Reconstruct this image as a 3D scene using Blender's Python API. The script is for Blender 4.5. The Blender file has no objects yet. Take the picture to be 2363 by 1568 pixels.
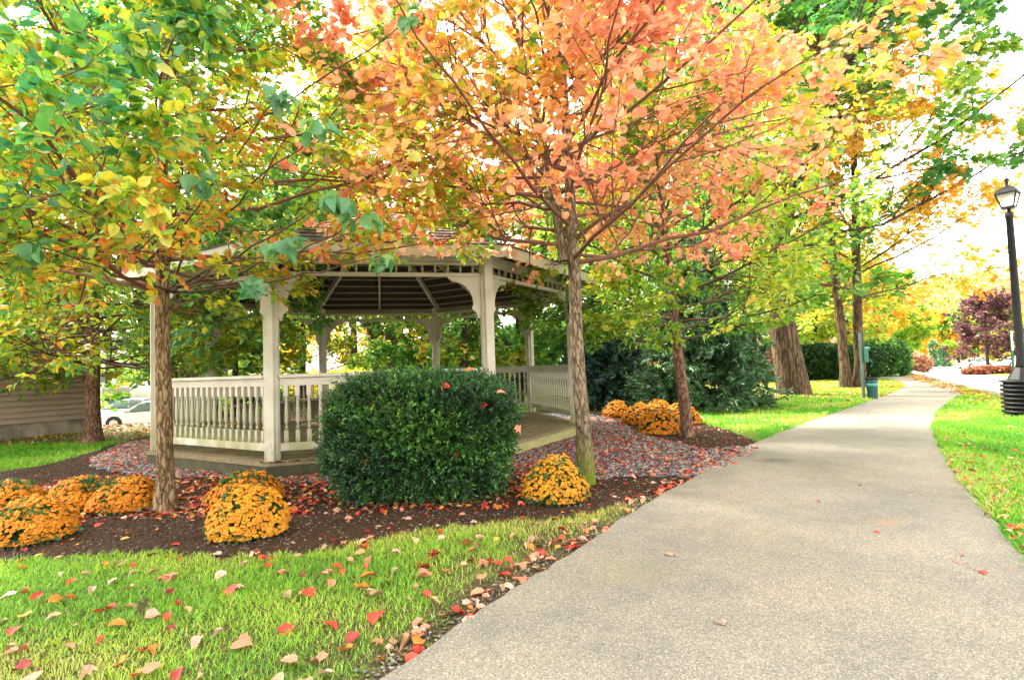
import bpy, math, random
import numpy as np
from mathutils import Vector, Matrix, Euler
rnd = random.Random(7)
RG = np.random.default_rng(11)
SC = bpy.context.scene
COL = SC.collection
PI = math.pi

# ------------------------------------------------------------------ camera, sky, sun, exposure
FPX, PITCH, ROLL, CAMH = 537.98, 0.0485, 0.0348, 1.13
cam_d = bpy.data.cameras.new('camera')
cam_d.sensor_width = 36.0
cam_d.lens = FPX / 1024 * 36.0
cam_d.clip_start = 0.05
cam_d.clip_end = 3000
cam = bpy.data.objects.new('camera', cam_d)
COL.objects.link(cam)
CM = Matrix.Translation((0, 0, CAMH)) @ Matrix.Rotation(PI / 2 + PITCH, 4, 'X') @ Matrix.Rotation(-ROLL, 4, 'Z')
cam.matrix_world = CM
SC.camera = cam

SUN_EL, SUN_AZ = 48, -50            # azimuth: degrees clockwise from +Y seen from above
w = bpy.data.worlds.new('World')
SC.world = w
w.use_nodes = True
nt = w.node_tree
nt.nodes.clear()
sky = nt.nodes.new('ShaderNodeTexSky')
sky.sky_type = 'NISHITA'
sky.sun_disc = False
sky.sun_elevation = math.radians(SUN_EL)
sky.sun_rotation = math.radians(SUN_AZ)
sky.air_density = 1.0
sky.dust_density = 4.0
sky.ozone_density = 0.6
hs = nt.nodes.new('ShaderNodeHueSaturation')
hs.inputs['Saturation'].default_value = 0.04      # thin bright cloud: nearly white
bgn = nt.nodes.new('ShaderNodeBackground')
bgn.inputs['Strength'].default_value = 0.15
wo = nt.nodes.new('ShaderNodeOutputWorld')
nt.links.new(sky.outputs[0], hs.inputs['Color'])
tint = nt.nodes.new('ShaderNodeMix'); tint.data_type = 'RGBA'; tint.blend_type = 'MULTIPLY'
tint.inputs[0].default_value = 1.0
tint.inputs[7].default_value = (1.0, 0.965, 0.885, 1)      # warm thin cloud
nt.links.new(hs.outputs[0], tint.inputs[6])
nt.links.new(tint.outputs[2], bgn.inputs['Color'])
nt.links.new(bgn.outputs[0], wo.inputs['Surface'])

sd = bpy.data.lights.new('sun', 'SUN')
sd.energy = 2.2
sd.angle = math.radians(12)
sd.color = (1.0, 0.92, 0.78)
so = bpy.data.objects.new('sun', sd)
COL.objects.link(so)
sv = Vector((math.sin(math.radians(SUN_AZ)) * math.cos(math.radians(SUN_EL)),
             math.cos(math.radians(SUN_AZ)) * math.cos(math.radians(SUN_EL)),
             math.sin(math.radians(SUN_EL))))
so.rotation_euler = sv.to_track_quat('Z', 'Y').to_euler()

SC.view_settings.view_transform = 'Standard'
SC.view_settings.look = 'None'
SC.view_settings.exposure = 3.25
SC.view_settings.gamma = 1.0
try:
    SC.cycles.max_bounces = 8
    SC.cycles.diffuse_bounces = 5
    SC.cycles.transmission_bounces = 6
    SC.cycles.transparent_max_bounces = 8
    SC.cycles.use_denoising = True
except Exception:
    pass

# ------------------------------------------------------------------ terrain height and pixel helpers
def sstep(t):
    t = np.clip(t, 0, 1)
    return t * t * (3 - 2 * t)

def H(x, y):
    """ground height"""
    x = np.asarray(x, float); y = np.asarray(y, float)
    d = 0.86 * (x - 10.7) - 0.51 * (y - 11.7)
    right = -1.5 * sstep(d / 7.0)
    left = -1.6 * sstep((y - 13.2) / 6.0) * sstep((-x - 6.0) / 3.0)
    return right + left

def ray(vx, vy):
    S = 2.3076
    d = CM.to_3x3() @ Vector(((vx / S - 512) / FPX, -(vy / S - 339.5) / FPX, -1.0))
    return d

def G(vx, vy, z=0.0):
    """point where the sight line of view coordinate (2363 wide) meets height z"""
    d = ray(vx, vy)
    t = (z - CAMH) / d.z
    return (d.x * t, d.y * t)

def D(vx, vy, y):
    d = ray(vx, vy)
    t = y / d.y
    return (d.x * t, y, CAMH + d.z * t)

# ------------------------------------------------------------------ object helpers
def tag(o, label=None, cat=None, group=None, kind=None):
    if label: o['label'] = label
    if cat: o['category'] = cat
    if group: o['group'] = group
    if kind: o['kind'] = kind
    return o

def empty(name, loc, label, cat, group=None, rz=0.0):
    o = bpy.data.objects.new(name, None)
    o.empty_display_size = 0.2
    COL.objects.link(o)
    o.location = loc
    o.rotation_euler = (0, 0, rz)
    return tag(o, label, cat, group)

def link(name, me, parent=None):
    o = bpy.data.objects.new(name, me)
    COL.objects.link(o)
    if parent is not None:
        o.parent = parent
    return o

def copy_tree(o, parent=None):
    c = o.copy()
    COL.objects.link(c)
    if parent is not None:
        c.parent = parent
    for ch in list(o.children):
        copy_tree(ch, c)
    return c

def npmesh(name, V, faces, mat, col=None, smooth=False):
    """faces: list of (n,k) integer arrays; col: (nv,3) per-vertex colour"""
    V = np.asarray(V, np.float32).reshape(-1, 3)
    me = bpy.data.meshes.new(name)
    faces = [np.asarray(f, np.int32) for f in faces if len(f)]
    nl = sum(f.size for f in faces); nf = sum(len(f) for f in faces)
    me.vertices.add(len(V)); me.loops.add(nl); me.polygons.add(nf)
    me.vertices.foreach_set('co', V.ravel())
    me.loops.foreach_set('vertex_index', np.concatenate([f.ravel() for f in faces]))
    tot = np.concatenate([np.full(len(f), f.shape[1], np.int32) for f in faces])
    start = np.concatenate([[0], np.cumsum(tot)[:-1]]).astype(np.int32)
    me.polygons.foreach_set('loop_start', start)
    me.polygons.foreach_set('loop_total', tot)
    if smooth:
        me.polygons.foreach_set('use_smooth', np.ones(nf, bool))
    me.update(calc_edges=True)
    me.validate()
    if col is not None:
        a = me.color_attributes.new('Col', 'FLOAT_COLOR', 'POINT')
        c = np.ones((len(V), 4), np.float32); c[:, :3] = col
        a.data.foreach_set('color', c.ravel())
    if mat is not None:
        for m in (mat if isinstance(mat, (list, tuple)) else [mat]):
            me.materials.append(m)
    return me

class MB:
    """collects plain shapes and builds ONE mesh"""
    def __init__(s):
        s.v = []; s.f = []
    def add(s, verts, faces):
        b = len(s.v)
        s.v += [tuple(p) for p in verts]
        s.f += [tuple(i + b for i in f) for f in faces]
        return s
    def box(s, c, size, rz=0.0, M=None):
        hx, hy, hz = size[0] / 2, size[1] / 2, size[2] / 2
        pts = [Vector((sx * hx, sy * hy, sz * hz)) for sz in (-1, 1) for sy in (-1, 1) for sx in (-1, 1)]
        R = Matrix.Rotation(rz, 3, 'Z') if M is None else M
        pts = [R @ p + Vector(c) for p in pts]
        return s.add(pts, [(0, 2, 3, 1), (4, 5, 7, 6), (0, 1, 5, 4), (2, 6, 7, 3), (0, 4, 6, 2), (1, 3, 7, 5)])
    def bar(s, a, b, wd, ht):
        a = Vector(a); b = Vector(b); d = b - a; L = d.length; d.normalize()
        up = Vector((0, 0, 1))
        if abs(d.z) > 0.99: up = Vector((0, 1, 0))
        x = d.cross(up).normalized(); z = x.cross(d)
        M = Matrix((x, d, z)).transposed()
        return s.box((a + b) / 2, (wd, L, ht), M=M)
    def lathe(s, prof, c=(0, 0, 0), n=16, M=None, cap=True, ph=0.0):
        vs = []; fs = []
        for r, z in prof:
            for i in range(n):
                a = 2 * PI * i / n + ph
                p = Vector((r * math.cos(a), r * math.sin(a), z))
                if M is not None: p = M @ p
                vs.append(p + Vector(c))
        for k in range(len(prof) - 1):
            for i in range(n):
                j = (i + 1) % n
                fs.append((k * n + i, k * n + j, (k + 1) * n + j, (k + 1) * n + i))
        if cap:
            fs.append(tuple(range(n - 1, -1, -1)))
            fs.append(tuple((len(prof) - 1) * n + i for i in range(n)))
        return s.add(vs, fs)
    def prism(s, poly, c, ax, ay, thick):
        """2D polygon in plane (ax, ay) through c, extruded along ax x ay, centred"""
        ax = Vector(ax); ay = Vector(ay); n = ax.cross(ay).normalized(); c = Vector(c); k = len(poly)
        vs = [c + ax * p[0] + ay * p[1] + n * (-thick / 2) for p in poly] + \
             [c + ax * p[0] + ay * p[1] + n * (thick / 2) for p in poly]
        fs = [tuple(range(k - 1, -1, -1)), tuple(range(k, 2 * k))]
        fs += [(i, (i + 1) % k, (i + 1) % k + k, i + k) for i in range(k)]
        return s.add(vs, fs)
    def tube(s, pts, rad, n=8):
        pts = [Vector(p) for p in pts]
        vs = []; fs = []
        for i, p in enumerate(pts):
            t = (pts[min(i + 1, len(pts) - 1)] - pts[max(i - 1, 0)]).normalized()
            ref = Vector((0, 0, 1)) if abs(t.z) < 0.9 else Vector((1, 0, 0))
            x = t.cross(ref).normalized(); y = t.cross(x)
            r = rad[i] if isinstance(rad, (list, tuple)) else rad
            for k in range(n):
                a = 2 * PI * k / n
                vs.append(p + x * (r * math.cos(a)) + y * (r * math.sin(a)))
        for i in range(len(pts) - 1):
            for k in range(n):
                j = (k + 1) % n
                fs.append((i * n + k, i * n + j, (i + 1) * n + j, (i + 1) * n + k))
        fs.append(tuple(range(n - 1, -1, -1))); fs.append(tuple((len(pts) - 1) * n + k for k in range(n)))
        return s.add(vs, fs)
    def mesh(s, name, mat, smooth=False):
        me = bpy.data.meshes.new(name)
        me.from_pydata(s.v, [], s.f)
        me.validate(); me.update()
        if smooth:
            me.polygons.foreach_set('use_smooth', np.ones(len(me.polygons), bool))
        if mat is not None: me.materials.append(mat)
        return me
    def build(s, name, mat, parent=None, smooth=False, bevel=0.0, auto=None):
        o = link(name, s.mesh(name, mat, smooth), parent)
        if bevel:
            m = o.modifiers.new('bevel', 'BEVEL'); m.width = bevel; m.segments = 2; m.limit_method = 'ANGLE'
        return o

# ------------------------------------------------------------------ materials
def mat_new(name):
    m = bpy.data.materials.new(name); m.use_nodes = True
    nt = m.node_tree; nt.nodes.clear()
    out = nt.nodes.new('ShaderNodeOutputMaterial')
    return m, nt, out

def N(nt, t, **kw):
    n = nt.nodes.new(t)
    for k, v in kw.items():
        if k in n.inputs.keys(): n.inputs[k].default_value = v
        else: setattr(n, k, v)
    return n

def ramp(nt, src, stops):
    r = nt.nodes.new('ShaderNodeValToRGB')
    e = r.color_ramp.elements
    while len(e) > 1: e.remove(e[-1])
    e[0].position = stops[0][0]; e[0].color = (*stops[0][1], 1)
    for p, c in stops[1:]:
        x = e.new(p); x.color = (*c, 1)
    nt.links.new(src, r.inputs[0])
    return r

def coords(nt, scale=(1, 1, 1), which='Object'):
    tc = nt.nodes.new('ShaderNodeTexCoord'); mp = nt.nodes.new('ShaderNodeMapping')
    mp.inputs['Scale'].default_value = scale
    nt.links.new(tc.outputs[which], mp.inputs[0])
    return mp.outputs[0]

def noise(nt, vec, scale, detail=5, rough=0.6, out='Fac'):
    n = N(nt, 'ShaderNodeTexNoise', Scale=scale, Detail=detail, Roughness=rough)
    nt.links.new(vec, n.inputs['Vector'])
    return n.outputs[out]

def finish(nt, out, color, rough=0.8, bump=None, bstr=0.3, bdist=0.01, metallic=0.0, spec=0.5, coat=0.0):
    p = nt.nodes.new('ShaderNodeBsdfPrincipled')
    if isinstance(color, tuple): p.inputs['Base Color'].default_value = (*color, 1)
    else: nt.links.new(color, p.inputs['Base Color'])
    if isinstance(rough, (int, float)): p.inputs['Roughness'].default_value = rough
    else: nt.links.new(rough, p.inputs['Roughness'])
    p.inputs['Metallic'].default_value = metallic
    p.inputs['Specular IOR Level'].default_value = spec
    p.inputs['Coat Weight'].default_value = coat
    if bump is not None:
        b = nt.nodes.new('ShaderNodeBump'); b.inputs['Strength'].default_value = bstr
        b.inputs['Distance'].default_value = bdist
        nt.links.new(bump, b.inputs['Height']); nt.links.new(b.outputs[0], p.inputs['Normal'])
    nt.links.new(p.outputs[0], out.inputs[0])
    return p

def simple(name, c1, c2=None, scale=8, rough=0.6, bstr=0.1, metallic=0.0, spec=0.5, coat=0.0, sc=(1, 1, 1), detail=5, w=(0.35, 0.65), bdist=0.005):
    m, nt, out = mat_new(name)
    c2 = c2 or tuple(x * 0.8 for x in c1)
    v = coords(nt, sc)
    n = noise(nt, v, scale, detail)
    r = ramp(nt, n, [(w[0], c2), (w[1], c1)])
    finish(nt, out, r.outputs[0], rough, n, bstr, bdist, metallic, spec, coat)
    return m

def mixc(nt, fac, a, b, mode='MIX'):
    m = nt.nodes.new('ShaderNodeMix'); m.data_type = 'RGBA'; m.blend_type = mode
    for s, v in ((0, fac), (6, a), (7, b)):
        if isinstance(v, (int, float)): m.inputs[s].default_value = v
        elif isinstance(v, tuple): m.inputs[s].default_value = (*v, 1)
        else: nt.links.new(v, m.inputs[s])
    return m.outputs[2]

def leaf_mat(name, trans=0.45, gloss=0.06, spots=False):
    m, nt, out = mat_new(name)
    a = nt.nodes.new('ShaderNodeVertexColor'); a.layer_name = 'Col'
    v = coords(nt)
    n = noise(nt, v, 60, 3)
    r = ramp(nt, n, [(0.3, (0.8, 0.8, 0.8)), (0.7, (1.1, 1.1, 1.1))])
    c = mixc(nt, 1.0, a.outputs[0], r.outputs[0], 'MULTIPLY')
    if spots:
        n2 = noise(nt, v, 170, 4, 0.65)
        r2 = ramp(nt, n2, [(0.56, (0, 0, 0)), (0.66, (0.75, 0.75, 0.75))])
        c = mixc(nt, r2.outputs[0], c, (0.20, 0.08, 0.035))
    d = nt.nodes.new('ShaderNodeBsdfDiffuse'); t = nt.nodes.new('ShaderNodeBsdfTranslucent')
    g = N(nt, 'ShaderNodeBsdfGlossy', Roughness=0.45)
    g.inputs['Color'].default_value = (0.9, 0.95, 1.0, 1)
    nt.links.new(c, d.inputs[0]); nt.links.new(c, t.inputs[0])
    m1 = nt.nodes.new('ShaderNodeMixShader'); m1.inputs[0].default_value = trans
    nt.links.new(d.outputs[0], m1.inputs[1]); nt.links.new(t.outputs[0], m1.inputs[2])
    m2 = nt.nodes.new('ShaderNodeMixShader'); m2.inputs[0].default_value = gloss
    nt.links.new(m1.outputs[0], m2.inputs[1]); nt.links.new(g.outputs[0], m2.inputs[2])
    nt.links.new(m2.outputs[0], out.inputs[0])
    return m

def bark_mat(name, dark, light, scale=14, moss=None, mossz=0.6, zs=0.24):
    m, nt, out = mat_new(name)
    v = coords(nt, (1, 1, zs))
    n = noise(nt, v, scale * 2.2, 8, 0.7)
    vo = N(nt, 'ShaderNodeTexVoronoi', Scale=scale); vo.feature = 'DISTANCE_TO_EDGE'
    wv = nt.nodes.new('ShaderNodeVectorMath'); wv.operation = 'ADD'
    n3 = noise(nt, v, scale * 0.8, 3, 0.6, 'Color')
    sc = nt.nodes.new('ShaderNodeVectorMath'); sc.operation = 'SCALE'; sc.inputs['Scale'].default_value = 2.2 / scale
    nt.links.new(n3, sc.inputs[0]); nt.links.new(v, wv.inputs[0]); nt.links.new(sc.outputs[0], wv.inputs[1])
    nt.links.new(wv.outputs[0], vo.inputs['Vector'])
    mm = nt.nodes.new('ShaderNodeMath'); mm.operation = 'MULTIPLY_ADD'
    nt.links.new(vo.outputs['Distance'], mm.inputs[0]); mm.inputs[1].default_value = 1.6
    nt.links.new(n, mm.inputs[2])
    mid = tuple((a + b) / 2 for a, b in zip(dark, light))
    r = ramp(nt, mm.outputs[0], [(0.44, tuple(x * .5 for x in dark)), (0.56, dark), (0.72, mid), (0.92, light)])
    c = r.outputs[0]
    big = noise(nt, coords(nt), 3.0, 4)
    rb = ramp(nt, big, [(0.35, (0.7, 0.72, 0.75)), (0.65, (1.12, 1.08, 1.0))])
    c = mixc(nt, 1.0, c, rb.outputs[0], 'MULTIPLY')
    if moss:
        tc = nt.nodes.new('ShaderNodeTexCoord'); sx = nt.nodes.new('ShaderNodeSeparateXYZ')
        nt.links.new(tc.outputs['Object'], sx.inputs[0])
        mr = nt.nodes.new('ShaderNodeMapRange'); mr.inputs[1].default_value = mossz; mr.inputs[2].default_value = 0.05
        nt.links.new(sx.outputs[2], mr.inputs[0])
        m3 = nt.nodes.new('ShaderNodeMath'); m3.operation = 'MULTIPLY'
        nb = noise(nt, coords(nt), 9, 6)
        rr = ramp(nt, nb, [(0.32, (0, 0, 0)), (0.46, (1, 1, 1))])
        nt.links.new(mr.outputs[0], m3.inputs[0]); nt.links.new(rr.outputs[0], m3.inputs[1])
        c = mixc(nt, m3.outputs[0], c, moss)
    finish(nt, out, c, 0.9, mm.outputs[0], 0.9, 0.02, spec=0.2)
    return m

LEAF = leaf_mat('leaf_surface', 0.52, 0.05)
LEAFFAR = leaf_mat('far_leaf_surface', 0.5, 0.02)
NEEDLE = leaf_mat('needle_surface', 0.2, 0.05)
PETAL = leaf_mat('petal_surface', 0.3, 0.02)
DRYLEAF = leaf_mat('fallen_leaf_surface', 0.15, 0.03, True)
GRASSM = leaf_mat('grass_blade_surface', 0.4, 0.03)
BARK_TAN = bark_mat('furrowed_tan_bark', (0.12, 0.07, 0.035), (0.38, 0.275, 0.16), 26)
BARK_GREY = bark_mat('grey_brown_bark', (0.12, 0.085, 0.055), (0.34, 0.27, 0.19), 30, (0.16, 0.20, 0.015), 0.5)
BARK_RED = bark_mat('reddish_bark', (0.12, 0.055, 0.04), (0.33, 0.20, 0.14), 26)
BARK_OLD = bark_mat('old_maple_bark', (0.045, 0.028, 0.018), (0.16, 0.105, 0.065), 13, zs=.13)
BARK_DARK = bark_mat('dark_bark', (0.03, 0.022, 0.018), (0.10, 0.08, 0.06), 10)
TWIGR = simple('red_brown_twig_bark', (0.20, 0.085, 0.055), (0.11, 0.05, 0.035), 30, 0.85)
TWIG = simple('twig_bark', (0.12, 0.06, 0.04), (0.06, 0.035, 0.025), 30, 0.85)

def paint_mat():
    m, nt, out = mat_new('weathered_cream_paint')
    v = coords(nt)
    n = noise(nt, v, 2.5, 6); n2 = noise(nt, coords(nt, (6, 6, 1)), 12, 5)
    base = ramp(nt, n, [(0.3, (0.46, 0.43, 0.36)), (0.6, (0.62, 0.59, 0.51)), (0.8, (0.69, 0.66, 0.58))]).outputs[0]
    chip = ramp(nt, n2, [(0.22, (0.62, 0.58, 0.5)), (0.36, (1, 1, 1))]).outputs[0]
    c = mixc(nt, 0.8, base, chip, 'MULTIPLY')
    tc = nt.nodes.new('ShaderNodeTexCoord'); sx = nt.nodes.new('ShaderNodeSeparateXYZ')
    nt.links.new(tc.outputs['Object'], sx.inputs[0])
    mr = nt.nodes.new('ShaderNodeMapRange'); mr.inputs[1].default_value = 0.75; mr.inputs[2].default_value = 0.18
    nt.links.new(sx.outputs[2], mr.inputs[0])
    nb = noise(nt, coords(nt, (1, 1, 0.5)), 4.5, 6, 0.7)
    rr = ramp(nt, nb, [(0.38, (0, 0, 0)), (0.56, (0.9, 0.9, 0.9))])
    m3 = nt.nodes.new('ShaderNodeMath'); m3.operation = 'MULTIPLY'
    nt.links.new(mr.outputs[0], m3.inputs[0]); nt.links.new(rr.outputs[0], m3.inputs[1])
    c = mixc(nt, m3.outputs[0], c, (0.24, 0.25, 0.05))
    finish(nt, out, c, 0.55, n2, 0.12, 0.004)
    return m
PAINT = paint_mat()
PAINT_DIM = simple('shaded_beige_paint', (0.33, 0.28, 0.22), (0.23, 0.19, 0.15), 5, 0.65)  # darker version of PAINT; shade under the gazebo roof is in its colour
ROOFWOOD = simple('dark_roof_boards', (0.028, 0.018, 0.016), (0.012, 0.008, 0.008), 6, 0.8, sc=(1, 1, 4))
SHINGLE = simple('weathered_shingles', (0.11, 0.092, 0.082), (0.045, 0.036, 0.033), 25, 0.9, 0.6)
def deck_mat():
    m, nt, out = mat_new('mossy_deck_wood')
    v = coords(nt, (1, 8, 8))
    n = noise(nt, v, 5, 7); n2 = noise(nt, coords(nt), 3.2, 6)
    a = ramp(nt, n, [(0.3, (0.13, 0.085, 0.05)), (0.7, (0.28, 0.21, 0.13))]).outputs[0]
    ms = ramp(nt, n2, [(0.45, (0, 0, 0)), (0.68, (0.85, 0.85, 0.85))]).outputs[0]
    c = mixc(nt, ms, a, (0.22, 0.23, 0.07))
    finish(nt, out, c, 0.8, n, 0.35, 0.006)
    return m
DECKM = deck_mat()
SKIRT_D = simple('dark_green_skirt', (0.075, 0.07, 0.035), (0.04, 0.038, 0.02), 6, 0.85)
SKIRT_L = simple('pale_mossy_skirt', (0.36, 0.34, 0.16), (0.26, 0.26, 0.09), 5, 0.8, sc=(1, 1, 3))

def asphalt_mat():
    m, nt, out = mat_new('path_asphalt')
    v = coords(nt)
    vo = N(nt, 'ShaderNodeTexVoronoi', Scale=210); nt.links.new(v, vo.inputs['Vector'])
    sep = nt.nodes.new('ShaderNodeSeparateColor'); nt.links.new(vo.outputs['Color'], sep.inputs[0])
    st = ramp(nt, sep.outputs[0], [(0.0, (0.115, 0.115, 0.105)), (0.25, (0.17, 0.165, 0.145)), (0.6, (0.218, 0.21, 0.186)), (0.85, (0.27, 0.256, 0.222)), (1.0, (0.40, 0.375, 0.32))]).outputs[0]
    fine = noise(nt, v, 260, 2)
    fr = ramp(nt, fine, [(0.3, (0.7, 0.7, 0.7)), (0.7, (1.25, 1.22, 1.15))]).outputs[0]
    c = mixc(nt, 0.5, st, fr, 'MULTIPLY')
    big = noise(nt, v, 0.9, 6, 0.65)
    br = ramp(nt, big, [(0.3, (0.80, 0.80, 0.84)), (0.5, (1.0, 0.98, 0.95)), (0.7, (1.2, 1.14, 1.02))]).outputs[0]
    c = mixc(nt, 1.0, c, br, 'MULTIPLY')
    mid = noise(nt, v, 5, 5, 0.6)
    mr = ramp(nt, mid, [(0.3, (0.9, 0.9, 0.92)), (0.7, (1.08, 1.06, 1.03))]).outputs[0]
    c = mixc(nt, 1.0, c, mr, 'MULTIPLY')
    # moss-tinged stain and a sandy spot
    for (vx, vy, r, colr, s) in ((1470, 1330, 0.55, (0.20, 0.20, 0.09), 0.28), (2040, 1210, 0.30, (0.27, 0.19, 0.11), 0.6), (1780, 1065, 0.5, (0.09, 0.085, 0.08), 0.5)):
        g = G(vx, vy)
        tc = nt.nodes.new('ShaderNodeTexCoord'); mp = nt.nodes.new('ShaderNodeMapping'); mp.vector_type = 'POINT'
        mp.inputs['Location'].default_value = (-g[0] / r, -g[1] / r / 0.7, 0); mp.inputs['Scale'].default_value = (1 / r, 1 / r / 0.7, 1)
        nt.links.new(tc.outputs['Object'], mp.inputs[0])
        ln = nt.nodes.new('ShaderNodeVectorMath'); ln.operation = 'LENGTH'; nt.links.new(mp.outputs[0], ln.inputs[0])
        ad = nt.nodes.new('ShaderNodeMath'); ad.operation = 'ADD'
        nn = noise(nt, v, 3.5, 5); nt.links.new(ln.outputs['Value'], ad.inputs[0]); nt.links.new(nn, ad.inputs[1])
        rr = ramp(nt, ad.outputs[0], [(0.75, (s, s, s)), (1.3, (0, 0, 0))]).outputs[0]
        c = mixc(nt, rr, c, colr)
    finish(nt, out, c, 0.85, vo.outputs['Distance'], 0.5, 0.006, spec=0.3)
    return m
ASPHALT = asphalt_mat()
LOTM = simple('pale_lot_asphalt', (0.36, 0.35, 0.34), (0.27, 0.265, 0.26), 3, 0.85)

def soil_mat(name, stops, scale=60, big=2.0):
    m, nt, out = mat_new(name)
    v = coords(nt)
    n = noise(nt, v, scale, 8, 0.75); n2 = noise(nt, v, big, 6, 0.6)
    c = ramp(nt, n, stops).outputs[0]
    c = mixc(nt, 1.0, c, ramp(nt, n2, [(0.3, (0.7, 0.7, 0.7)), (0.7, (1.3, 1.25, 1.2))]).outputs[0], 'MULTIPLY')
    finish(nt, out, c, 0.95, n, 1.0, 0.03, spec=0.2)
    return m
MULCH = soil_mat('dark_mulch_soil', [(0.3, (0.016, 0.008, 0.004)), (0.5, (0.055, 0.028, 0.014)), (0.66, (0.10, 0.057, 0.032)), (0.8, (0.2, 0.15, 0.10))])
def lawn_mat():
    m, nt, out = mat_new('lawn_soil_and_thatch')
    v = coords(nt)
    n = noise(nt, v, 45, 8, 0.75); n2 = noise(nt, v, 0.5, 6, 0.6)
    g = ramp(nt, n, [(0.3, (0.05, 0.08, 0.014)), (0.55, (0.14, 0.22, 0.03)), (0.75, (0.28, 0.34, 0.08))]).outputs[0]
    br = ramp(nt, n, [(0.3, (0.05, 0.03, 0.018)), (0.7, (0.20, 0.13, 0.07))]).outputs[0]
    # worn brown soil behind, to the left
    tc = nt.nodes.new('ShaderNodeTexCoord'); sx = nt.nodes.new('ShaderNodeSeparateXYZ'); nt.links.new(tc.outputs['Object'], sx.inputs[0])
    ad = nt.nodes.new('ShaderNodeMath'); ad.operation = 'MULTIPLY_ADD'; nt.links.new(n2, ad.inputs[0]); ad.inputs[1].default_value = 4.0; nt.links.new(sx.outputs[1], ad.inputs[2])
    m1 = nt.nodes.new('ShaderNodeMapRange'); m1.inputs[1].default_value = 11.6; m1.inputs[2].default_value = 12.6; nt.links.new(ad.outputs[0], m1.inputs[0])
    m2 = nt.nodes.new('ShaderNodeMapRange'); m2.inputs[1].default_value = -3.0; m2.inputs[2].default_value = -5.0; nt.links.new(sx.outputs[0], m2.inputs[0])
    mu = nt.nodes.new('ShaderNodeMath'); mu.operation = 'MULTIPLY'; nt.links.new(m1.outputs[0], mu.inputs[0]); nt.links.new(m2.outputs[0], mu.inputs[1])
    n4 = noise(nt, v, 2.6, 6, 0.7)
    sp = ramp(nt, n4, [(0.34, (0, 0, 0)), (0.50, (0.9, 0.9, 0.9))]).outputs[0]
    dirt = ramp(nt, n, [(0.3, (0.035, 0.022, 0.012)), (0.55, (0.10, 0.065, 0.038)), (0.75, (0.20, 0.15, 0.09))]).outputs[0]
    m4 = nt.nodes.new('ShaderNodeMapRange'); m4.inputs[1].default_value = 6.0; m4.inputs[2].default_value = 4.5; nt.links.new(sx.outputs[1], m4.inputs[0])
    m5 = nt.nodes.new('ShaderNodeMath'); m5.operation = 'MULTIPLY'; nt.links.new(sp, m5.inputs[0]); nt.links.new(m4.outputs[0], m5.inputs[1])
    g = mixc(nt, m5.outputs[0], g, dirt)
    c = mixc(nt, mu.outputs[0], g, br)
    finish(nt, out, c, 0.95, n, 0.8, 0.03, spec=0.2)
    return m
LAWN = lawn_mat()
def gravel_mat():
    m, nt, out = mat_new('blue_grey_gravel')
    v = coords(nt)
    vo = N(nt, 'ShaderNodeTexVoronoi', Scale=32); nt.links.new(v, vo.inputs['Vector'])
    sep = nt.nodes.new('ShaderNodeSeparateColor'); nt.links.new(vo.outputs['Color'], sep.inputs[0])
    c = ramp(nt, sep.outputs[1], [(0, (0.10, 0.10, 0.12)), (0.4, (0.20, 0.20, 0.23)), (0.8, (0.33, 0.33, 0.36)), (1, (0.45, 0.42, 0.40))]).outputs[0]
    ed = ramp(nt, vo.outputs['Distance'], [(0.0, (1.1, 1.1, 1.1)), (0.6, (0.35, 0.33, 0.3))]).outputs[0]
    c = mixc(nt, 1.0, c, ed, 'MULTIPLY')
    finish(nt, out, c, 0.9, vo.outputs['Distance'], -1.0, 0.03, spec=0.3)
    return m
GRAVEL = gravel_mat()
STONE = simple('pebble_stone', (0.32, 0.31, 0.32), (0.15, 0.145, 0.15), 3, 0.85)
SIDING = simple('tan_vinyl_siding', (0.33, 0.25, 0.21), (0.27, 0.205, 0.18), 1.5, 0.55, 0.02)
CONC = simple('stained_concrete', (0.36, 0.31, 0.25), (0.16, 0.13, 0.10), 2.2, 0.9, 0.4, w=(0.4, 0.6))
CONC_L = simple('pale_kerb_concrete', (0.50, 0.47, 0.42), (0.36, 0.33, 0.28), 4, 0.9)
BLACKM = simple('black_powder_coat', (0.010, 0.011, 0.014), (0.007, 0.008, 0.010), 10, 0.5, 0.02, spec=0.25)
BLACKP = simple('black_plastic', (0.009, 0.009, 0.011), (0.006, 0.006, 0.008), 10, 0.5, 0.02, spec=0.25)
GREENM = simple('green_painted_steel', (0.012, 0.12, 0.07), (0.008, 0.09, 0.05), 10, 0.45, 0.02)
GREENPOST = simple('grey_green_post', (0.08, 0.13, 0.11), (0.055, 0.09, 0.08), 10, 0.6)
TEAL = simple('teal_plastic_bin', (0.015, 0.09, 0.09), (0.01, 0.06, 0.065), 10, 0.5)
TEALL = simple('pale_teal_band', (0.10, 0.36, 0.33), None, 10, 0.5)
WHITEP = simple('white_vinyl_panel', (0.74, 0.73, 0.70), (0.66, 0.65, 0.61), 2, 0.6)
BEIGEP = simple('beige_enclosure_board', (0.40, 0.38, 0.34), (0.32, 0.30, 0.27), 3, 0.7)
STICK = simple('white_sticker', (0.75, 0.78, 0.74), None, 2, 0.4)
RUBBER = simple('tyre_rubber', (0.02, 0.02, 0.02), None, 10, 0.8)
RIM = simple('alloy_rim', (0.6, 0.58, 0.55), None, 10, 0.3, metallic=0.8)
CARW = simple('white_car_paint', (0.74, 0.71, 0.66), (0.70, 0.67, 0.62), 1, 0.28, 0.0, coat=0.6)
CARB = simple('silver_blue_car_paint', (0.40, 0.45, 0.58), (0.37, 0.42, 0.54), 1, 0.28, 0.0, coat=0.6)
CARK = simple('black_car_paint', (0.03, 0.03, 0.035), None, 1, 0.25, 0.0, coat=0.6)
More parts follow.
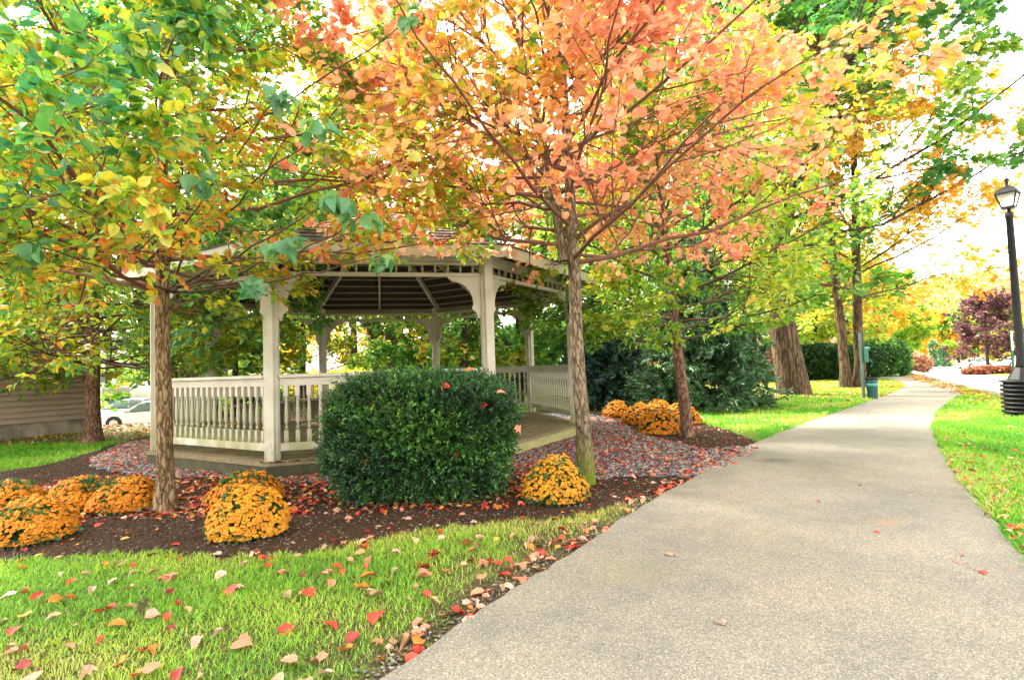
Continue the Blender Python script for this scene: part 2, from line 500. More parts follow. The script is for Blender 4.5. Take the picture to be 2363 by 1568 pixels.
LAMPC = simple('headlight_lens', (0.65, 0.68, 0.7), None, 10, 0.1)
REDC = simple('amber_red_lens', (0.6, 0.08, 0.03), None, 10, 0.2)
def glass_mat(name, col, rough=0.05, alpha=1.0):
    m, nt, out = mat_new(name)
    p = finish(nt, out, col, rough)
    if alpha < 1:
        p.inputs['Alpha'].default_value = alpha
    return m
CARG = glass_mat('car_window_glass', (0.10, 0.14, 0.13))
LANTG = glass_mat('lantern_glass', (0.85, 0.85, 0.82), 0.15, 0.35)
HUBC = simple('flower_centre', (0.5, 0.14, 0.01), None, 40, 0.8)

# ------------------------------------------------------------------ geometry generators (numpy)
def unit(a):
    return a / (np.linalg.norm(a, axis=-1, keepdims=True) + 1e-9)

def polylines(start, dirn, L, K, bend, wob, rg):
    n = len(start)
    s = np.linspace(0, 1, K)[None, :, None]
    P = start[:, None, :] + dirn[:, None, :] * (L[:, None, None] * s) + bend[:, None, :] * (L[:, None, None] * s ** 2)
    w = rg.normal(0, 1, (n, K, 3)); w[:, 0] = 0
    w = np.cumsum(w, 1) * (wob * L[:, None, None] / K)
    return P + w

def interp(P, t):
    n, K, _ = P.shape
    f = np.clip(t, 0, 0.9999) * (K - 1); i = f.astype(int); u = (f - i)[:, None]
    r = np.arange(n)
    return P[r, i] * (1 - u) + P[r, i + 1] * u, unit(P[r, i + 1] - P[r, i])

def tube_mesh(sets, sides):
    """sets: list of (P[N,K,3], R[N,K]) -> verts, quads"""
    V = []; F = []; off = 0
    for (P, R), S in zip(sets, sides):
        n, K, _ = P.shape
        T = np.empty_like(P); T[:, 1:-1] = P[:, 2:] - P[:, :-2]; T[:, 0] = P[:, 1] - P[:, 0]; T[:, -1] = P[:, -1] - P[:, -2]
        T = unit(T)
        m = unit(P[:, -1] - P[:, 0])
        ref = np.where(np.abs(m[:, 2:3]) < 0.8, np.array([[0, 0, 1.0]]), np.array([[1.0, 0, 0]]))
        X = unit(np.cross(T, ref[:, None, :])); Y = np.cross(T, X)
        a = np.arange(S) * 2 * PI / S
        ring = P[:, :, None, :] + R[:, :, None, None] * (np.cos(a)[None, None, :, None] * X[:, :, None, :] + np.sin(a)[None, None, :, None] * Y[:, :, None, :])
        V.append(ring.reshape(-1, 3))
        base = (np.arange(n)[:, None, None] * K + np.arange(K - 1)[None, :, None]) * S + off
        k = np.arange(S)[None, None, :]; k2 = (k + 1) % S
        F.append(np.stack([base + k, base + k2, base + S + k2, base + S + k], -1).reshape(-1, 4))
        off += n * K * S
    return np.concatenate(V), np.concatenate(F)

def children(P, R, nch, t0, t1, ang, lf, up, bend_up, K, wob, rg, rf=0.62, rtip=0.25, lens=None):
    """branches growing from branches"""
    n = len(P)
    idx = np.repeat(np.arange(n), nch)
    m = len(idx)
    t = rg.uniform(t0, t1, m)
    pos, tan = interp(P[idx], t)
    plen = np.linalg.norm(P[:, -1] - P[:, 0], axis=1)[idx]
    perp = rg.normal(0, 1, (m, 3)); perp -= (perp * tan).sum(1, keepdims=True) * tan; perp = unit(perp)
    a = rg.uniform(ang[0], ang[1], m)[:, None]
    d = np.cos(a) * tan + np.sin(a) * perp + np.array([0, 0, 1]) * up
    d = unit(d)
    L = plen * lf * (1.15 - 0.65 * t) * rg.uniform(0.65, 1.25, m)
    if lens is not None: L = np.clip(L, lens[0], lens[1])
    bend = np.zeros((m, 3)); bend[:, 2] = bend_up * rg.uniform(0.3, 1.2, m)
    C = polylines(pos, d, L, K, bend, wob, rg)
    rr = np.array([np.interp(tt, np.linspace(0, 1, R.shape[1]), R[i]) for tt, i in zip(t, idx)]) if m < 4000 else \
        R[idx, np.clip((t * (R.shape[1] - 1)).astype(int), 0, R.shape[1] - 1)]
    r0 = rr * rf
    RR = r0[:, None] * np.linspace(1, rtip, K)[None, :]
    return C, np.maximum(RR, 0.0015)

LEAF_SHAPES = {
 'ovate': (np.array([[0, 0, 0], [.24, .30, .02], [.60, .27, .03], [1, 0, -.10], [.60, -.27, .03], [.24, -.30, .02], [.33, 0, -.04], [.68, 0, -.06]]),
           [np.array([[0, 6, 1], [7, 3, 2], [0, 5, 6], [7, 4, 3]]), np.array([[6, 7, 2, 1], [5, 4, 7, 6]])]),
 'broad': (np.array([[0, 0, 0], [.16, .36, .03], [.52, .44, .04], [.84, .26, 0], [1, 0, -.10], [.84, -.26, 0], [.52, -.44, .04], [.16, -.36, .03], [.5, 0, -.05]]),
           [np.array([[0, 8, 1], [8, 4, 3], [0, 7, 8], [8, 5, 4], [8, 2, 1], [8, 3, 2], [7, 6, 8], [6, 5, 8]])]),
 'diamond': (np.array([[0, 0, 0], [.45, .34, .05], [1, 0, -.05], [.45, -.34, .05]]), [np.array([[0, 2, 1], [0, 3, 2]])]),
 'lobed': (np.array([[0, 0, 0], [.05, .40, 0], [.34, .30, .03], [.50, .62, -.03], [.62, .26, .03], [1.05, 0, -.12], [.62, -.26, .03], [.50, -.62, -.03], [.34, -.30, .03], [.05, -.40, 0], [.4, 0, -.05]]),
           [np.array([[10, 1, 0], [10, 2, 1], [10, 3, 2], [10, 4, 3], [10, 5, 4], [10, 6, 5], [10, 7, 6], [10, 8, 7], [10, 9, 8], [10, 0, 9]])]),
}

def leaves(pos, dirn, nrm, size, col, shape, curl=None, rg=RG):
    """one small folded blade per row"""
    base, fl = LEAF_SHAPES[shape]
    n = len(pos)
    x = unit(dirn); y = unit(np.cross(nrm, x)); z = np.cross(x, y)
    B = np.repeat(base[None], n, 0).copy()
    wv = rg.uniform(0.8, 1.2, n)[:, None]
    B[:, :, 1] *= wv
    c = rg.uniform(-0.5, 1.8, n)[:, None] if curl is None else rg.uniform(curl[0], curl[1], n)[:, None]
    B[:, :, 2] = B[:, :, 2] * c - 0.18 * (c - 0.3) * B[:, :, 0] ** 2 + 0.25 * (c - .6) * np.abs(B[:, :, 1]) * B[:, :, 0]
    B *= size[:, None, None]
    V = pos[:, None, :] + B[:, :, 0:1] * x[:, None, :] + B[:, :, 1:2] * y[:, None, :] + B[:, :, 2:3] * z[:, None, :]
    k = base.shape[0]
    off = (np.arange(n) * k)[:, None, None]
    F = [(f[None] + off).reshape(-1, f.shape[1]) for f in fl]
    C = np.repeat(col, k, 0)
    return V.reshape(-1, 3), F, C

def lownoise(p, s, seed=0):
    r = np.random.default_rng(seed)
    o = np.zeros(len(p))
    for k in range(6):
        v = r.normal(0, 1, 3) * s * (1 + 0.5 * k); ph = r.uniform(0, 6.28)
        o += np.sin(p @ v + ph) / (1 + 0.3 * k)
    return o / 3.0

def palette(pos, cols, wts, seed, s=1.0, jitter=0.16, mixn=0.45, rg=RG):
    """leaf colours: clumps of related hues plus leaf-to-leaf variation"""
    n = len(pos)
    cols = np.array(cols, float); wts = np.array(wts, float); cw = np.cumsum(wts / wts.sum())
    ln = lownoise(pos, s, seed)
    rk = np.argsort(np.argsort(ln)) / max(1, n)
    u = np.clip(rk * mixn + rg.uniform(0, 1, n) * (1 - mixn), 0, 0.9999) if mixn > 0 else rg.uniform(0, 1, n)
    rk2 = np.argsort(np.argsort(u)) / max(1, n)
    i = np.searchsorted(cw, rk2 * 0.99999)
    c = cols[i] * rg.uniform(1 - jitter, 1 + jitter, (n, 1)) * rg.uniform(0.92, 1.08, (n, 3))
    return np.clip(c, 0.002, 0.95)

GREENS = [(0.05, 0.20, 0.05), (0.11, 0.30, 0.03), (0.22, 0.42, 0.02), (0.42, 0.52, 0.03), (0.60, 0.50, 0.03), (0.75, 0.30, 0.03)]

def tree(name, base, height, r0, label, cols, wts, group='trees', lean=(0, 0), zlow=0.3, n1=22, lenprof=None, ang1=(50, 80),
         n2=9, n3=6, nleaf=9, lsize=0.08, shape='diamond', bark=None, seed=1, up1=0.25, mixn=0.45, keep=None, droop=0.0,
         flat=0.6, flare=1.7, sides=(14, 7, 4, 3), leafmat=None, cs=1.0, wob=0.10, forks=None, lf2=0.5, lf3=0.5, taper=0.35, leafl2=0.5, fan=None, jitter=.16, kbend=0.0, lowbias=1.0, twig=None, r1k=1.0, keepl=None):
    rg = np.random.default_rng(seed)
    root = empty(name, (base[0], base[1], base[2]), label, 'tree', group)
    # trunk(s)
    K = 16
    tr = []
    if forks is None:
        forks = [(0, 0, 0, lean[0], lean[1], height, r0)]
    for (fx, fy, fz, lx, ly, hh, rr) in [f[:7] for f in forks]:
        s = np.linspace(0, 1, K)
        P = np.zeros((K, 3)); P[:, 0] = fx + lx * s ** 1.15; P[:, 1] = fy + ly * s ** 1.15; P[:, 2] = fz + hh * s
        wv = np.cumsum(rg.normal(0, 0.012 * hh / K * 2, (K, 2)), 0); P[:, :2] += wv - wv[0]
        P[0, 2] = fz - 0.08
        R = rr * (1 - (1 - taper) * s * 0.9) * np.where(s < 0.999, 1, 0.5)
        if fz <= 0.01: R = R + rr * (flare - 1) * np.exp(-s * hh / (1.6 * rr + 0.08))
        tr.append((P, R))
    TP = np.array([t[0] for t in tr]); TR = np.array([t[1] for t in tr])
    # extra rings near the ground for the root flare
    trunk_sets = []
    for P, R in tr:
        s2 = np.concatenate([np.linspace(0, 0.12, 9), np.linspace(0.15, 1, 22)])
        P2 = np.stack([np.interp(s2, np.linspace(0, 1, K), P[:, i]) for i in range(3)], -1)
        hh = P[-1, 2] - P[0, 2]
        R2 = np.interp(s2, np.linspace(0, 1, K), R)
        if P[0, 2] < 0: R2 = r0 * (1 - (1 - taper) * s2 * .9) * (R[1] / R[1]) + r0 * (flare - 1) * np.exp(-s2 * hh / (1.1 * r0 + 0.06)) if len(tr) == 1 else R2
        trunk_sets.append((P2[None], R2[None]))
    V, F = tube_mesh(trunk_sets, [max(sides[0], 10)] * len(trunk_sets))
    # buttress lobes
    zz = V[:, 2]; S = max(sides[0], 10)
    lob = np.exp(-np.clip(zz, 0, None) / (2.0 * r0 + 0.05))
    ang = np.arctan2(V[:, 1], V[:, 0])
    k = 1 + lob * 0.22 * np.sin(ang * 5 + seed) + 0.03 * np.sin(ang * 3 + zz * 4)
    if len(tr) == 1: V[:, 0] *= k; V[:, 1] *= k
    link('trunk', npmesh('trunk', V, [F], bark, smooth=True), root)
    # primaries
    if lenprof is None: lenprof = lambda t: 0.35 * math.sin(PI * min(1, max(0.05, t)) ** 0.8) + 0.1
    st = []; dr = []; LL = []; r1 = []; ups = []
    for fi, (P, R) in enumerate(tr):
        f0 = zlow if len(tr) == 1 else forks[fi][7] if len(forks[fi]) > 7 else zlow
        for i in range(n1):
            t = f0 + (0.985 - f0) * ((i + rg.uniform(0, 0.9)) / n1) ** lowbias
            az = i * 2.399 + rg.uniform(-0.5, 0.5) + fi
            if fan is not None: az = rg.uniform(*fan)
            tt = (t - f0) / (1 - f0)
            el = math.radians(90 - (ang1[1] + (ang1[0] - ang1[1]) * tt) + rg.uniform(-8, 8))
            x = np.array([np.interp(t, np.linspace(0, 1, K), P[:, j]) for j in range(3)])
            st.append(x); dr.append([math.cos(az) * math.cos(el), math.sin(az) * math.cos(el), math.sin(el)])
            LL.append(height * lenprof(tt) * rg.uniform(0.8, 1.15)); r1.append(np.interp(t, np.linspace(0, 1, K), R) * (0.42 if tt < .8 else .6))
    st = np.array(st); dr = np.array(dr); LL = np.array(LL); r1 = np.array(r1)
    bend = np.zeros((len(st), 3)); bend[:, 2] = up1 * rg.uniform(0.3, 1.1, len(st))
    P1 = polylines(st, dr, LL, 8, bend, wob, rg)
    R1 = np.minimum(r1, (0.0085 * LL + 0.003) * r1k)[:, None] * np.linspace(1, 0.2, 8)[None]
    if keepl is not None:
        B_ = np.array(base)[None]; mm = keepl(P1[:, 4] + B_) & keepl(P1[:, 7] + B_); P1 = P1[mm]; R1 = R1[mm]
    P2, R2 = children(P1, R1, n2, 0.15, 1.0, (0.5, 1.1), lf2, 0.12, kbend, 6, wob * 1.2, rg)
    P3, R3 = children(P2, R2, n3, 0.15, 1.0, (0.4, 1.1), lf3, 0.05, -droop, 4, wob * 1.4, rg)
    # leaves
    tp = [(P3, nleaf), (P2, max(1, int(nleaf * leafl2)))]
    pos = []; dd = []
    for P, m in tp:
        idx = np.repeat(np.arange(len(P)), m); t = rg.uniform(0.15, 1.0, len(idx))
        p, tn = interp(P[idx], t)
        q = unit(tn + rg.normal(0, 0.75, tn.shape))
        pos.append(p + q * lsize * 0.25); dd.append(q)
    pos = np.concatenate(pos); dd = np.concatenate(dd)
    dd[:, 2] = dd[:, 2] * flat - 0.22 - droop
    wp = pos + np.array(base)[None]
    if keep is not None:
        kk = keep(wp, pos); pos = pos[kk]; dd = dd[kk]; wp = wp[kk]
        def kb(P):
            e = keep(P[:, -1] + np.array(base)[None], P[:, -1]) & keep(P[:, 0] + np.array(base)[None], P[:, 0]); return e
        m2 = kb(P2); m3 = kb(P3)
        P2, R2, P3, R3 = P2[m2], R2[m2], P3[m3], R3[m3]
    nr = np.array([0, 0, 1.0])[None] + rg.normal(0, 0.6, pos.shape)
    size = lsize * rg.uniform(0.6, 1.3, len(pos))
    col = palette(wp, cols, wts, seed, cs, jitter, mixn, rg)
    LV, LF, LC = leaves(pos, dd, nr, size, col, shape, rg=rg)
    link('crown', npmesh('crown', LV, LF, leafmat or LEAF, LC), root)
    BV, BF = tube_mesh([(P1, R1), (P2, R2), (P3, R3)], sides[1:])
    link('branches', npmesh('branches', BV, [BF], twig or (TWIG if r0 < .3 else BARK_DARK), smooth=True), root)
    return root, len(pos)

def inpoly(P, poly):
    x, y = P[:, 0], P[:, 1]; c = np.zeros(len(P), bool); poly = np.array(poly)[:, :2]; j = len(poly) - 1
    for i in range(len(poly)):
        xi, yi = poly[i]; xj, yj = poly[j]
        with np.errstate(divide='ignore', invalid='ignore'):
            hit = ((yi > y) != (yj > y)) & (x < (xj - xi) * (y - yi) / (yj - yi + 1e-12) + xi)
        c ^= hit; j = i
    return c

def refine(poly, step=0.25, jit=0.02, rg=RG, smooth=2):
    P = np.array(poly, float)
    for _ in range(smooth):      # Chaikin
        Q = np.roll(P, -1, 0); P = np.stack([P * .75 + Q * .25, P * .25 + Q * .75], 1).reshape(-1, 2)
    out = []
    for a, b in zip(P, np.roll(P, -1, 0)):
        n = max(1, int(np.linalg.norm(b - a) / step))
        for i in range(n): out.append(a + (b - a) * i / n)
    out = np.array(out)
    return out + rg.normal(0, jit, out.shape)

def sheet(name, poly, z, mat, label, cat):
    import bmesh
    bm = bmesh.new()
    vs = [bm.verts.new((p[0], p[1], z)) for p in poly]
    es = [bm.edges.new((vs[i], vs[(i + 1) % len(vs)])) for i in range(len(vs))]
    bmesh.ops.triangle_fill(bm, edges=es, use_beauty=True, normal=(0, 0, 1))
    for f in bm.faces:
        if f.normal.z < 0: f.normal_flip()
    me = bpy.data.meshes.new(name); bm.to_mesh(me); bm.free()
    me.materials.append(mat)
    return tag(link(name, me), label, cat, kind='structure')

# ================================================================== THE SETTING
xs = np.concatenate([[-900, -500, -250, -120], np.arange(-70, 110.1, 1.0), [140, 200, 300, 600, 900]])
ys = np.concatenate([[-300, -100, -30], np.arange(-8, 130.1, 1.0), [160, 220, 400, 900, 1500]])
XX, YY = np.meshgrid(xs, ys)
V = np.stack([XX, YY, H(XX, YY)], -1).reshape(-1, 3)
nx, ny = len(xs), len(ys)
q = (np.arange(ny - 1)[:, None] * nx + np.arange(nx - 1)[None]).ravel()
tag(link('lawn', npmesh('lawn', V, [np.stack([q, q + 1, q + nx + 1, q + nx], -1)], LAWN, smooth=True)),
    'wide grassy ground around the gazebo and path', 'lawn', kind='structure')

PATHL = [(560, 1800), (890, 1568), (1040, 1462), (1150, 1388), (1240, 1332), (1350, 1262), (1420, 1212), (1490, 1165), (1560, 1128), (1600, 1105), (1640, 1074),
         (1700, 1042), (1760, 1016), (1830, 987), (1900, 962), (1990, 932), (2050, 910), (2084, 896), (2088, 887), (2070, 878), (2030, 872), (1990, 869), (1930, 866)]
PATHR = [(1930, 860), (2000, 863), (2060, 866), (2120, 869), (2165, 875), (2200, 885), (2222, 899), (2217, 909), (2195, 925), (2165, 946), (2150, 975), (2157, 1018), (2185, 1070), (2222, 1120), (2285, 1195), (2330, 1245), (2375, 1320), (2480, 1450), (2900, 1950)]
pw = [G(*p) for p in PATHL + PATHR]
PATHP = refine(pw, 0.08, 0.009, smooth=2)
PATHP = np.concatenate([PATHP])
GC = np.array([-2.2098, 9.1238]); GTH = -2.5006; GR = 3.2
bed = [(-500, 1330), (0, 1300), (200, 1286), (450, 1276), (640, 1290), (740, 1270), (900, 1236), (1050, 1216), (1200, 1200), (1350, 1188), (1450, 1162), (1530, 1130), (1620, 1110)]
bed2 = [(1700, 1060), (1770, 1025), (1745, 1018), (1700, 1000), (1650, 984), (1600, 972), (1500, 948), (1400, 922)]
BEDP = [G(*p) for p in bed + bed2] + [(1.5, 13.2), (-1.0, 14.0), (-5.0, 13.6), (-7.0, 12.0)] + [G(*p) for p in [(300, 1012), (190, 1050), (60, 1085), (-300, 1110)]]
BEDP = refine(BEDP, 0.12, 0.02)
grv = [(190, 1078), (240, 1040), (330, 1012)]
grv2 = [(1365, 955), (1430, 972), (1480, 1003), (1560, 1022), (1620, 1040), (1760, 1030), (1720, 1060), (1630, 1100), (1540, 1102), (1430, 1100), (1370, 1112), (1250, 1090), (1150, 1110), (950, 1125), (760, 1118), (600, 1112), (480, 1102), (400, 1105), (300, 1092)]
GRVP = [G(*p) for p in grv] + [(-6.6, 11.6), (-4.6, 13.2), (-1.2, 13.5), (0.9, 12.4)] + [G(*p) for p in grv2]
GRVP = refine(GRVP, 0.1, 0.03)
sheet('mulch_bed', BEDP, 0.006, MULCH, 'dark brown mulch bed curving round the gazebo', 'mulch bed')
sheet('gravel', GRVP, 0.012, GRAVEL, 'blue grey gravel strip beside the gazebo deck', 'gravel')
sheet('path', PATHP, 0.020, ASPHALT, 'curving tan grey asphalt footpath', 'path')

# sloping car park to the right, with its kerb
ku = np.array([9.6, -5.7 * 0]);
kd = np.array([0.51, 0.86]); kn = np.array([0.86, -0.51]); k0 = np.array([10.7, 11.7])
def lotgrid(name, s0, s1, d0, d1, z, mat, label, ns=70, nd=30, cat='car park'):
    s = np.linspace(s0, s1, ns); d = np.linspace(d0, d1, nd); S_, D_ = np.meshgrid(s, d)
    X = k0[0] + kd[0] * S_ + kn[0] * D_; Y = k0[1] + kd[1] * S_ + kn[1] * D_
    V = np.stack([X, Y, H(X, Y) + z], -1).reshape(-1, 3)
    q = (np.arange(nd - 1)[:, None] * ns + np.arange(ns - 1)[None]).ravel()
    return tag(link(name, npmesh(name, V, [np.stack([q, q + 1, q + ns + 1, q + ns], -1)], mat, smooth=True)), label, cat, kind='structure')
lotgrid('car_park', -14, 104, 0.3, 46, 0.03, LOTM, 'pale asphalt car park beyond the footpath', 120, 60)
# second, lower car park at the left
s = np.linspace(-45, -9, 30); t = np.linspace(20, 60, 30); S_, T_ = np.meshgrid(s, t)
V = np.stack([S_, T_, H(S_, T_) + 0.03], -1).reshape(-1, 3); q = (np.arange(29)[:, None] * 30 + np.arange(29)[None]).ravel()
tag(link('parking_area', npmesh('parking_area', V, [np.stack([q, q + 1, q + 31, q + 30], -1)], LOTM)), 'pale asphalt parking area behind the shed', 'car park', kind='structure')
kb = MB()
def kp(s, d, z): return (k0[0] + kd[0] * s + kn[0] * d, k0[1] + kd[1] * s + kn[1] * d, z)
pts = np.linspace(-14, 13, 28)
for a, b in zip(pts[:-1], pts[1:]):
    kb.bar(kp(a, 0.2, 0.02), kp(b, 0.2, 0.02), 0.16, 0.16)
kb.build('kerb', CONC_L); tag(bpy.data.objects['kerb'], 'pale concrete kerb between the verge and the car park', 'kerb', kind='structure')
# grass island in the car park
a = np.linspace(0, 2 * PI, 60, endpoint=False)
ic = np.array([D(2300, 858, 60)[0], 58.0])
kx = kd; isl = [ic + kx * 19 * math.cos(t) + kn * 3.2 * math.sin(t) for t in a]
isl = np.array(isl); zi = -1.40
me = MB(); me.add([(p[0], p[1], zi - 0.6) for p in isl] + [(p[0], p[1], zi) for p in isl], [tuple(range(60, 120))] + [(i, (i + 1) % 60, (i + 1) % 60 + 60, i + 60) for i in range(60)])
o = me.build('verge', LAWN); tag(o, 'thin grass island in the far car park', 'grass island', kind='structure')
# far wooded hill
hx = np.linspace(20, 330, 60); hy = np.linspace(150, 260, 20); HX, HY = np.meshgrid(hx, hy)
HZ = -2 + 27 * np.exp(-((HX - 185) / 80) ** 2) * sstep((HY - 150) / 60) + 1.5 * np.sin(HX * .13) * np.cos(HY * .11)
q = (np.arange(19)[:, None] * 60 + np.arange(59)[None]).ravel()
HILLM = simple('autumn_hillside', (0.30, 0.17, 0.06), (0.12, 0.14, 0.05), 0.12, 0.95)
tag(link('hills', npmesh('hills', np.stack([HX, HY, HZ], -1).reshape(-1, 3), [np.stack([q, q + 1, q + 61, q + 60], -1)], HILLM, smooth=True)), 'distant hillside beyond the car park', 'hill', kind='structure')
n = 26000
px = RG.uniform(25, 325, n); py = RG.uniform(151, 255, n)
pz = -2 + 27 * np.exp(-((px - 185) / 80) ** 2) * sstep((py - 150) / 60) + RG.uniform(0, 7, n)
pp = np.stack([px, py, pz], -1)
LV, LF, LC = leaves(pp, RG.normal(0, 1, (n, 3)), RG.normal(0, 1, (n, 3)), RG.uniform(0.9, 2.2, n), palette(pp, [(0.12, 0.2, 0.05), (0.4, 0.34, 0.06), (0.62, 0.33, 0.10), (0.55, 0.2, 0.10)], [2, 2, 3, 2], 5, 0.08, mixn=.6), 'diamond')
tag(link('far_woods', npmesh('far_woods', LV, LF, LEAFFAR, LC)), 'orange and green autumn woods covering the distant hillside', 'woods', kind='stuff')

# ================================================================== GAZEBO
gz = empty('gazebo', (GC[0], GC[1], 0), 'cream octagonal wooden gazebo with turned railings standing on a low deck', 'gazebo')
def L(p): return (p[0] - GC[0], p[1] - GC[1])
def corner(i, r, z=None):
    a = GTH + i * PI / 4
    p = (r * math.cos(a), r * math.sin(a))
    return p if z is None else (p[0], p[1], z)
ZD, ZR, ZF, ZB = 0.175, 1.125, 2.252, 2.484
def octring(mb, r1, r0_, z0, z1):
    pass
# deck
d = MB()
o8 = [corner(i, GR + 0.12) for i in range(8)]
d.add([(p[0], p[1], ZD - 0.035) for p in o8] + [(p[0], p[1], ZD) for p in o8], [tuple(range(7, -1, -1))] + [(i, (i + 1) % 8, (i + 1) % 8 + 8, i + 8) for i in range(8)])
# floor boards with thin gaps
ang = GTH + 2.5 * PI / 4
ux = Vector((math.cos(ang), math.sin(ang), 0)); uy = Vector((-ux.y, ux.x, 0))
ap = (GR + 0.115) * math.cos(PI / 8)
bd = MB(); t = -ap
d.build('deck_edge', DECKM, gz)
while t < ap:
    w_ = 0.132; t2 = min(t + w_, ap); tm = (t + t2) / 2
    # width of octagon at offset tm along ux
    e = abs(tm); half = (GR + .115) * math.sin(PI / 8) if e > ap - 1e-6 else min(ap, (GR + .115) * math.sin(PI / 8) + (ap - e))
    mx = max(abs(t), abs(t2)); half = min(ap, (GR + .115) * math.sin(PI / 8) + (ap - mx))
    bd.box(ux * tm + Vector((0, 0, ZD + 0.006 + rnd.uniform(0, .002))), (w_ - 0.008, 2 * half, 0.016), rz=ang)
    t += w_
bd.build('floor', DECKM, gz)
for i in range(8):
    a = corner(i, GR + 0.095); b = corner(i + 1, GR + 0.095)
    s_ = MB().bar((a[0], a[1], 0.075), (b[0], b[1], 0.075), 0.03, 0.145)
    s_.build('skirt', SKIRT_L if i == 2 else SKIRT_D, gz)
# posts
for i in range(8):
    a = GTH + i * PI / 4; p = corner(i, GR)
    pm = MB().box((p[0], p[1], (ZD + 0.01 + ZB + 0.03) / 2), (0.135, 0.115, ZB - ZD + 0.02), rz=a)
    # narrow fluting boards on the inner faces
    for sgn in (-1, 1):
        c = Vector((p[0], p[1], 0)) + Vector((-math.sin(a), math.cos(a), 0)) * sgn * 0.0685
        pm.box((c.x, c.y, (ZD + 0.012 + ZF) / 2), (0.055, 0.024, ZF - ZD - 0.02), rz=a)
    pm.build('post', PAINT, gz, bevel=0.006)
# beams, frieze, railings
BAL = [(.024, 0), (.024, .17), (.013, .175), (.016, .19), (.024, .20), (.013, .215), (.011, .235), (.019, .27), (.022, .33), (.019, .42), (.014, .52), (.011, .555), (.023, .568), (.013, .582), (.013, .60), (.024, .605), (.024, .74)]
def baluster_mesh(h, fat=1.0, top=.19):
    mb = MB(); k = h / 0.74
    mb.box((0, 0, .17 * k / 2), (.046 * fat, .046 * fat, .17 * k))
    mb.lathe([(r * fat, z * k) for r, z in BAL[2:15]], n=10, cap=False)
    mb.box((0, 0, h - .14 * k / 2), (.046 * fat, .046 * fat, .14 * k))
    return mb
bal_me = baluster_mesh(0.80).mesh('baluster', PAINT, False)
SPN = [(.010, 0), (.018, .012), (.010, .03), (.013, .05), (.020, .075), (.013, .10), (.010, .12), (.018, .138), (.010, .15)]
spn_me = MB().lathe(SPN, n=8).mesh('spindle', PAINT, True)
BR = [(0, 0), (.40, 0), (.40, -.012), (.34, -.06)]
for k in range(9):
    a = k / 8 * PI / 2
    BR.append((.33 - .235 * math.sin(a), -.06 - .27 * (1 - math.cos(a))))
BR += [(.115, -.39), (.055, -.44), (.055, -.475), (0, -.475)]
def side(i, rail=True):
    a = Vector(corner(i, GR, 0)); b = Vector(corner(i + 1, GR, 0)); u = (b - a).normalized(); Ls = (b - a).length
    out = ((a + b) / 2).normalized(); e = 0.085
    A = a + u * e; B = b - u * e; Lr = Ls - 2 * e
    # header beam and the frieze
    hb = MB()
    hb.bar(a + u * .06 + Vector((0, 0, ZB - .03)), b - u * .06 + Vector((0, 0, ZB - .03)), .085, .085)
    hb.build('header_beam', PAINT_DIM if i in (4, 5, 6, 7) else PAINT, gz, bevel=.004)  # back beams take the darker paint, interior shade put in by colour
    fz = MB()
    fz.bar(A + Vector((0, 0, ZF + .0)), B + Vector((0, 0, ZF + .0)), .06, .045)
    fz.bar(A + Vector((0, 0, ZB - .095)), B + Vector((0, 0, ZB - .095)), .05, .035)
    fr = fz.build('frieze', PAINT, gz, bevel=.003)
    ns = 15
    for k in range(ns):
        c = A + u * (Lr * (k + .5) / ns) + Vector((0, 0, 0))
        if i in (0, 1, 2) or (i in (4, 5, 6)):
            o = link('spindle', spn_me, fr); o.location = (c.x, c.y, ZF + .018)
            o.scale = (1, 1, (ZB - .115 - ZF - .018) / .15)
    if i not in (0, 1, 2, 4, 5, 6):
        mb = MB()
        for k in range(ns):
            c = A + u * (Lr * (k + .5) / ns)
            mb.lathe([(r, z * (ZB - .13 - ZF) / .15) for r, z in SPN], (c.x, c.y, ZF + .018), 8)
        tag(mb.build('spindle', PAINT, fr), kind='stuff')
    for (org, dr_) in ((a + u * .07, u), (b - u * .07, -u)):
        bm_ = MB().prism(BR, (org.x, org.y, ZF - .023), dr_, Vector((0, 0, 1)), .034)
        bm_.lathe([(.0, -.02), (.018, -.012), (.022, 0), (.016, .016), (.006, .022)], (org + dr_ * .035 + Vector((0, 0, ZF - .515))), 8)
        bm_.build('bracket', PAINT, gz, bevel=.003)
    if not rail: return
    rl = MB()
    rl.bar(A + Vector((0, 0, ZR - .018)), B + Vector((0, 0, ZR - .018)), .125, .036)
    rl_o = rl.build('railing', PAINT, gz, bevel=.004)
    MB().bar(A + Vector((0, 0, ZR - .082)), B + Vector((0, 0, ZR - .082)), .05, .088).build('top_rail', PAINT, rl_o, bevel=.003)
    MB().bar(A + Vector((0, 0, ZD + .155)), B + Vector((0, 0, ZD + .155)), .05, .085).build('bottom_rail', PAINT, rl_o, bevel=.003)
    z0 = ZD + .19; hh = ZR - .12 - z0
    nb = 19
    if i in (0, 1, 3, 7, 6):
        for k in range(nb):
            c = A + u * (Lr * (k + .5) / nb)
            o = link('baluster', bal_me, rl_o); o.location = (c.x, c.y, z0); o.rotation_euler = (0, 0, math.atan2(u.y, u.x)); o.scale = (1, 1, hh / .8)
    else:
        mb = MB()
        for k in range(nb):
            c = A + u * (Lr * (k + .5) / nb)
            mb.lathe([(r, z * hh / .74) for r, z in BAL], (c.x, c.y, z0), 8)
        tag(mb.build('baluster', PAINT, rl_o), kind='stuff')
for i in range(8):
    side(i, rail=(i != 2))
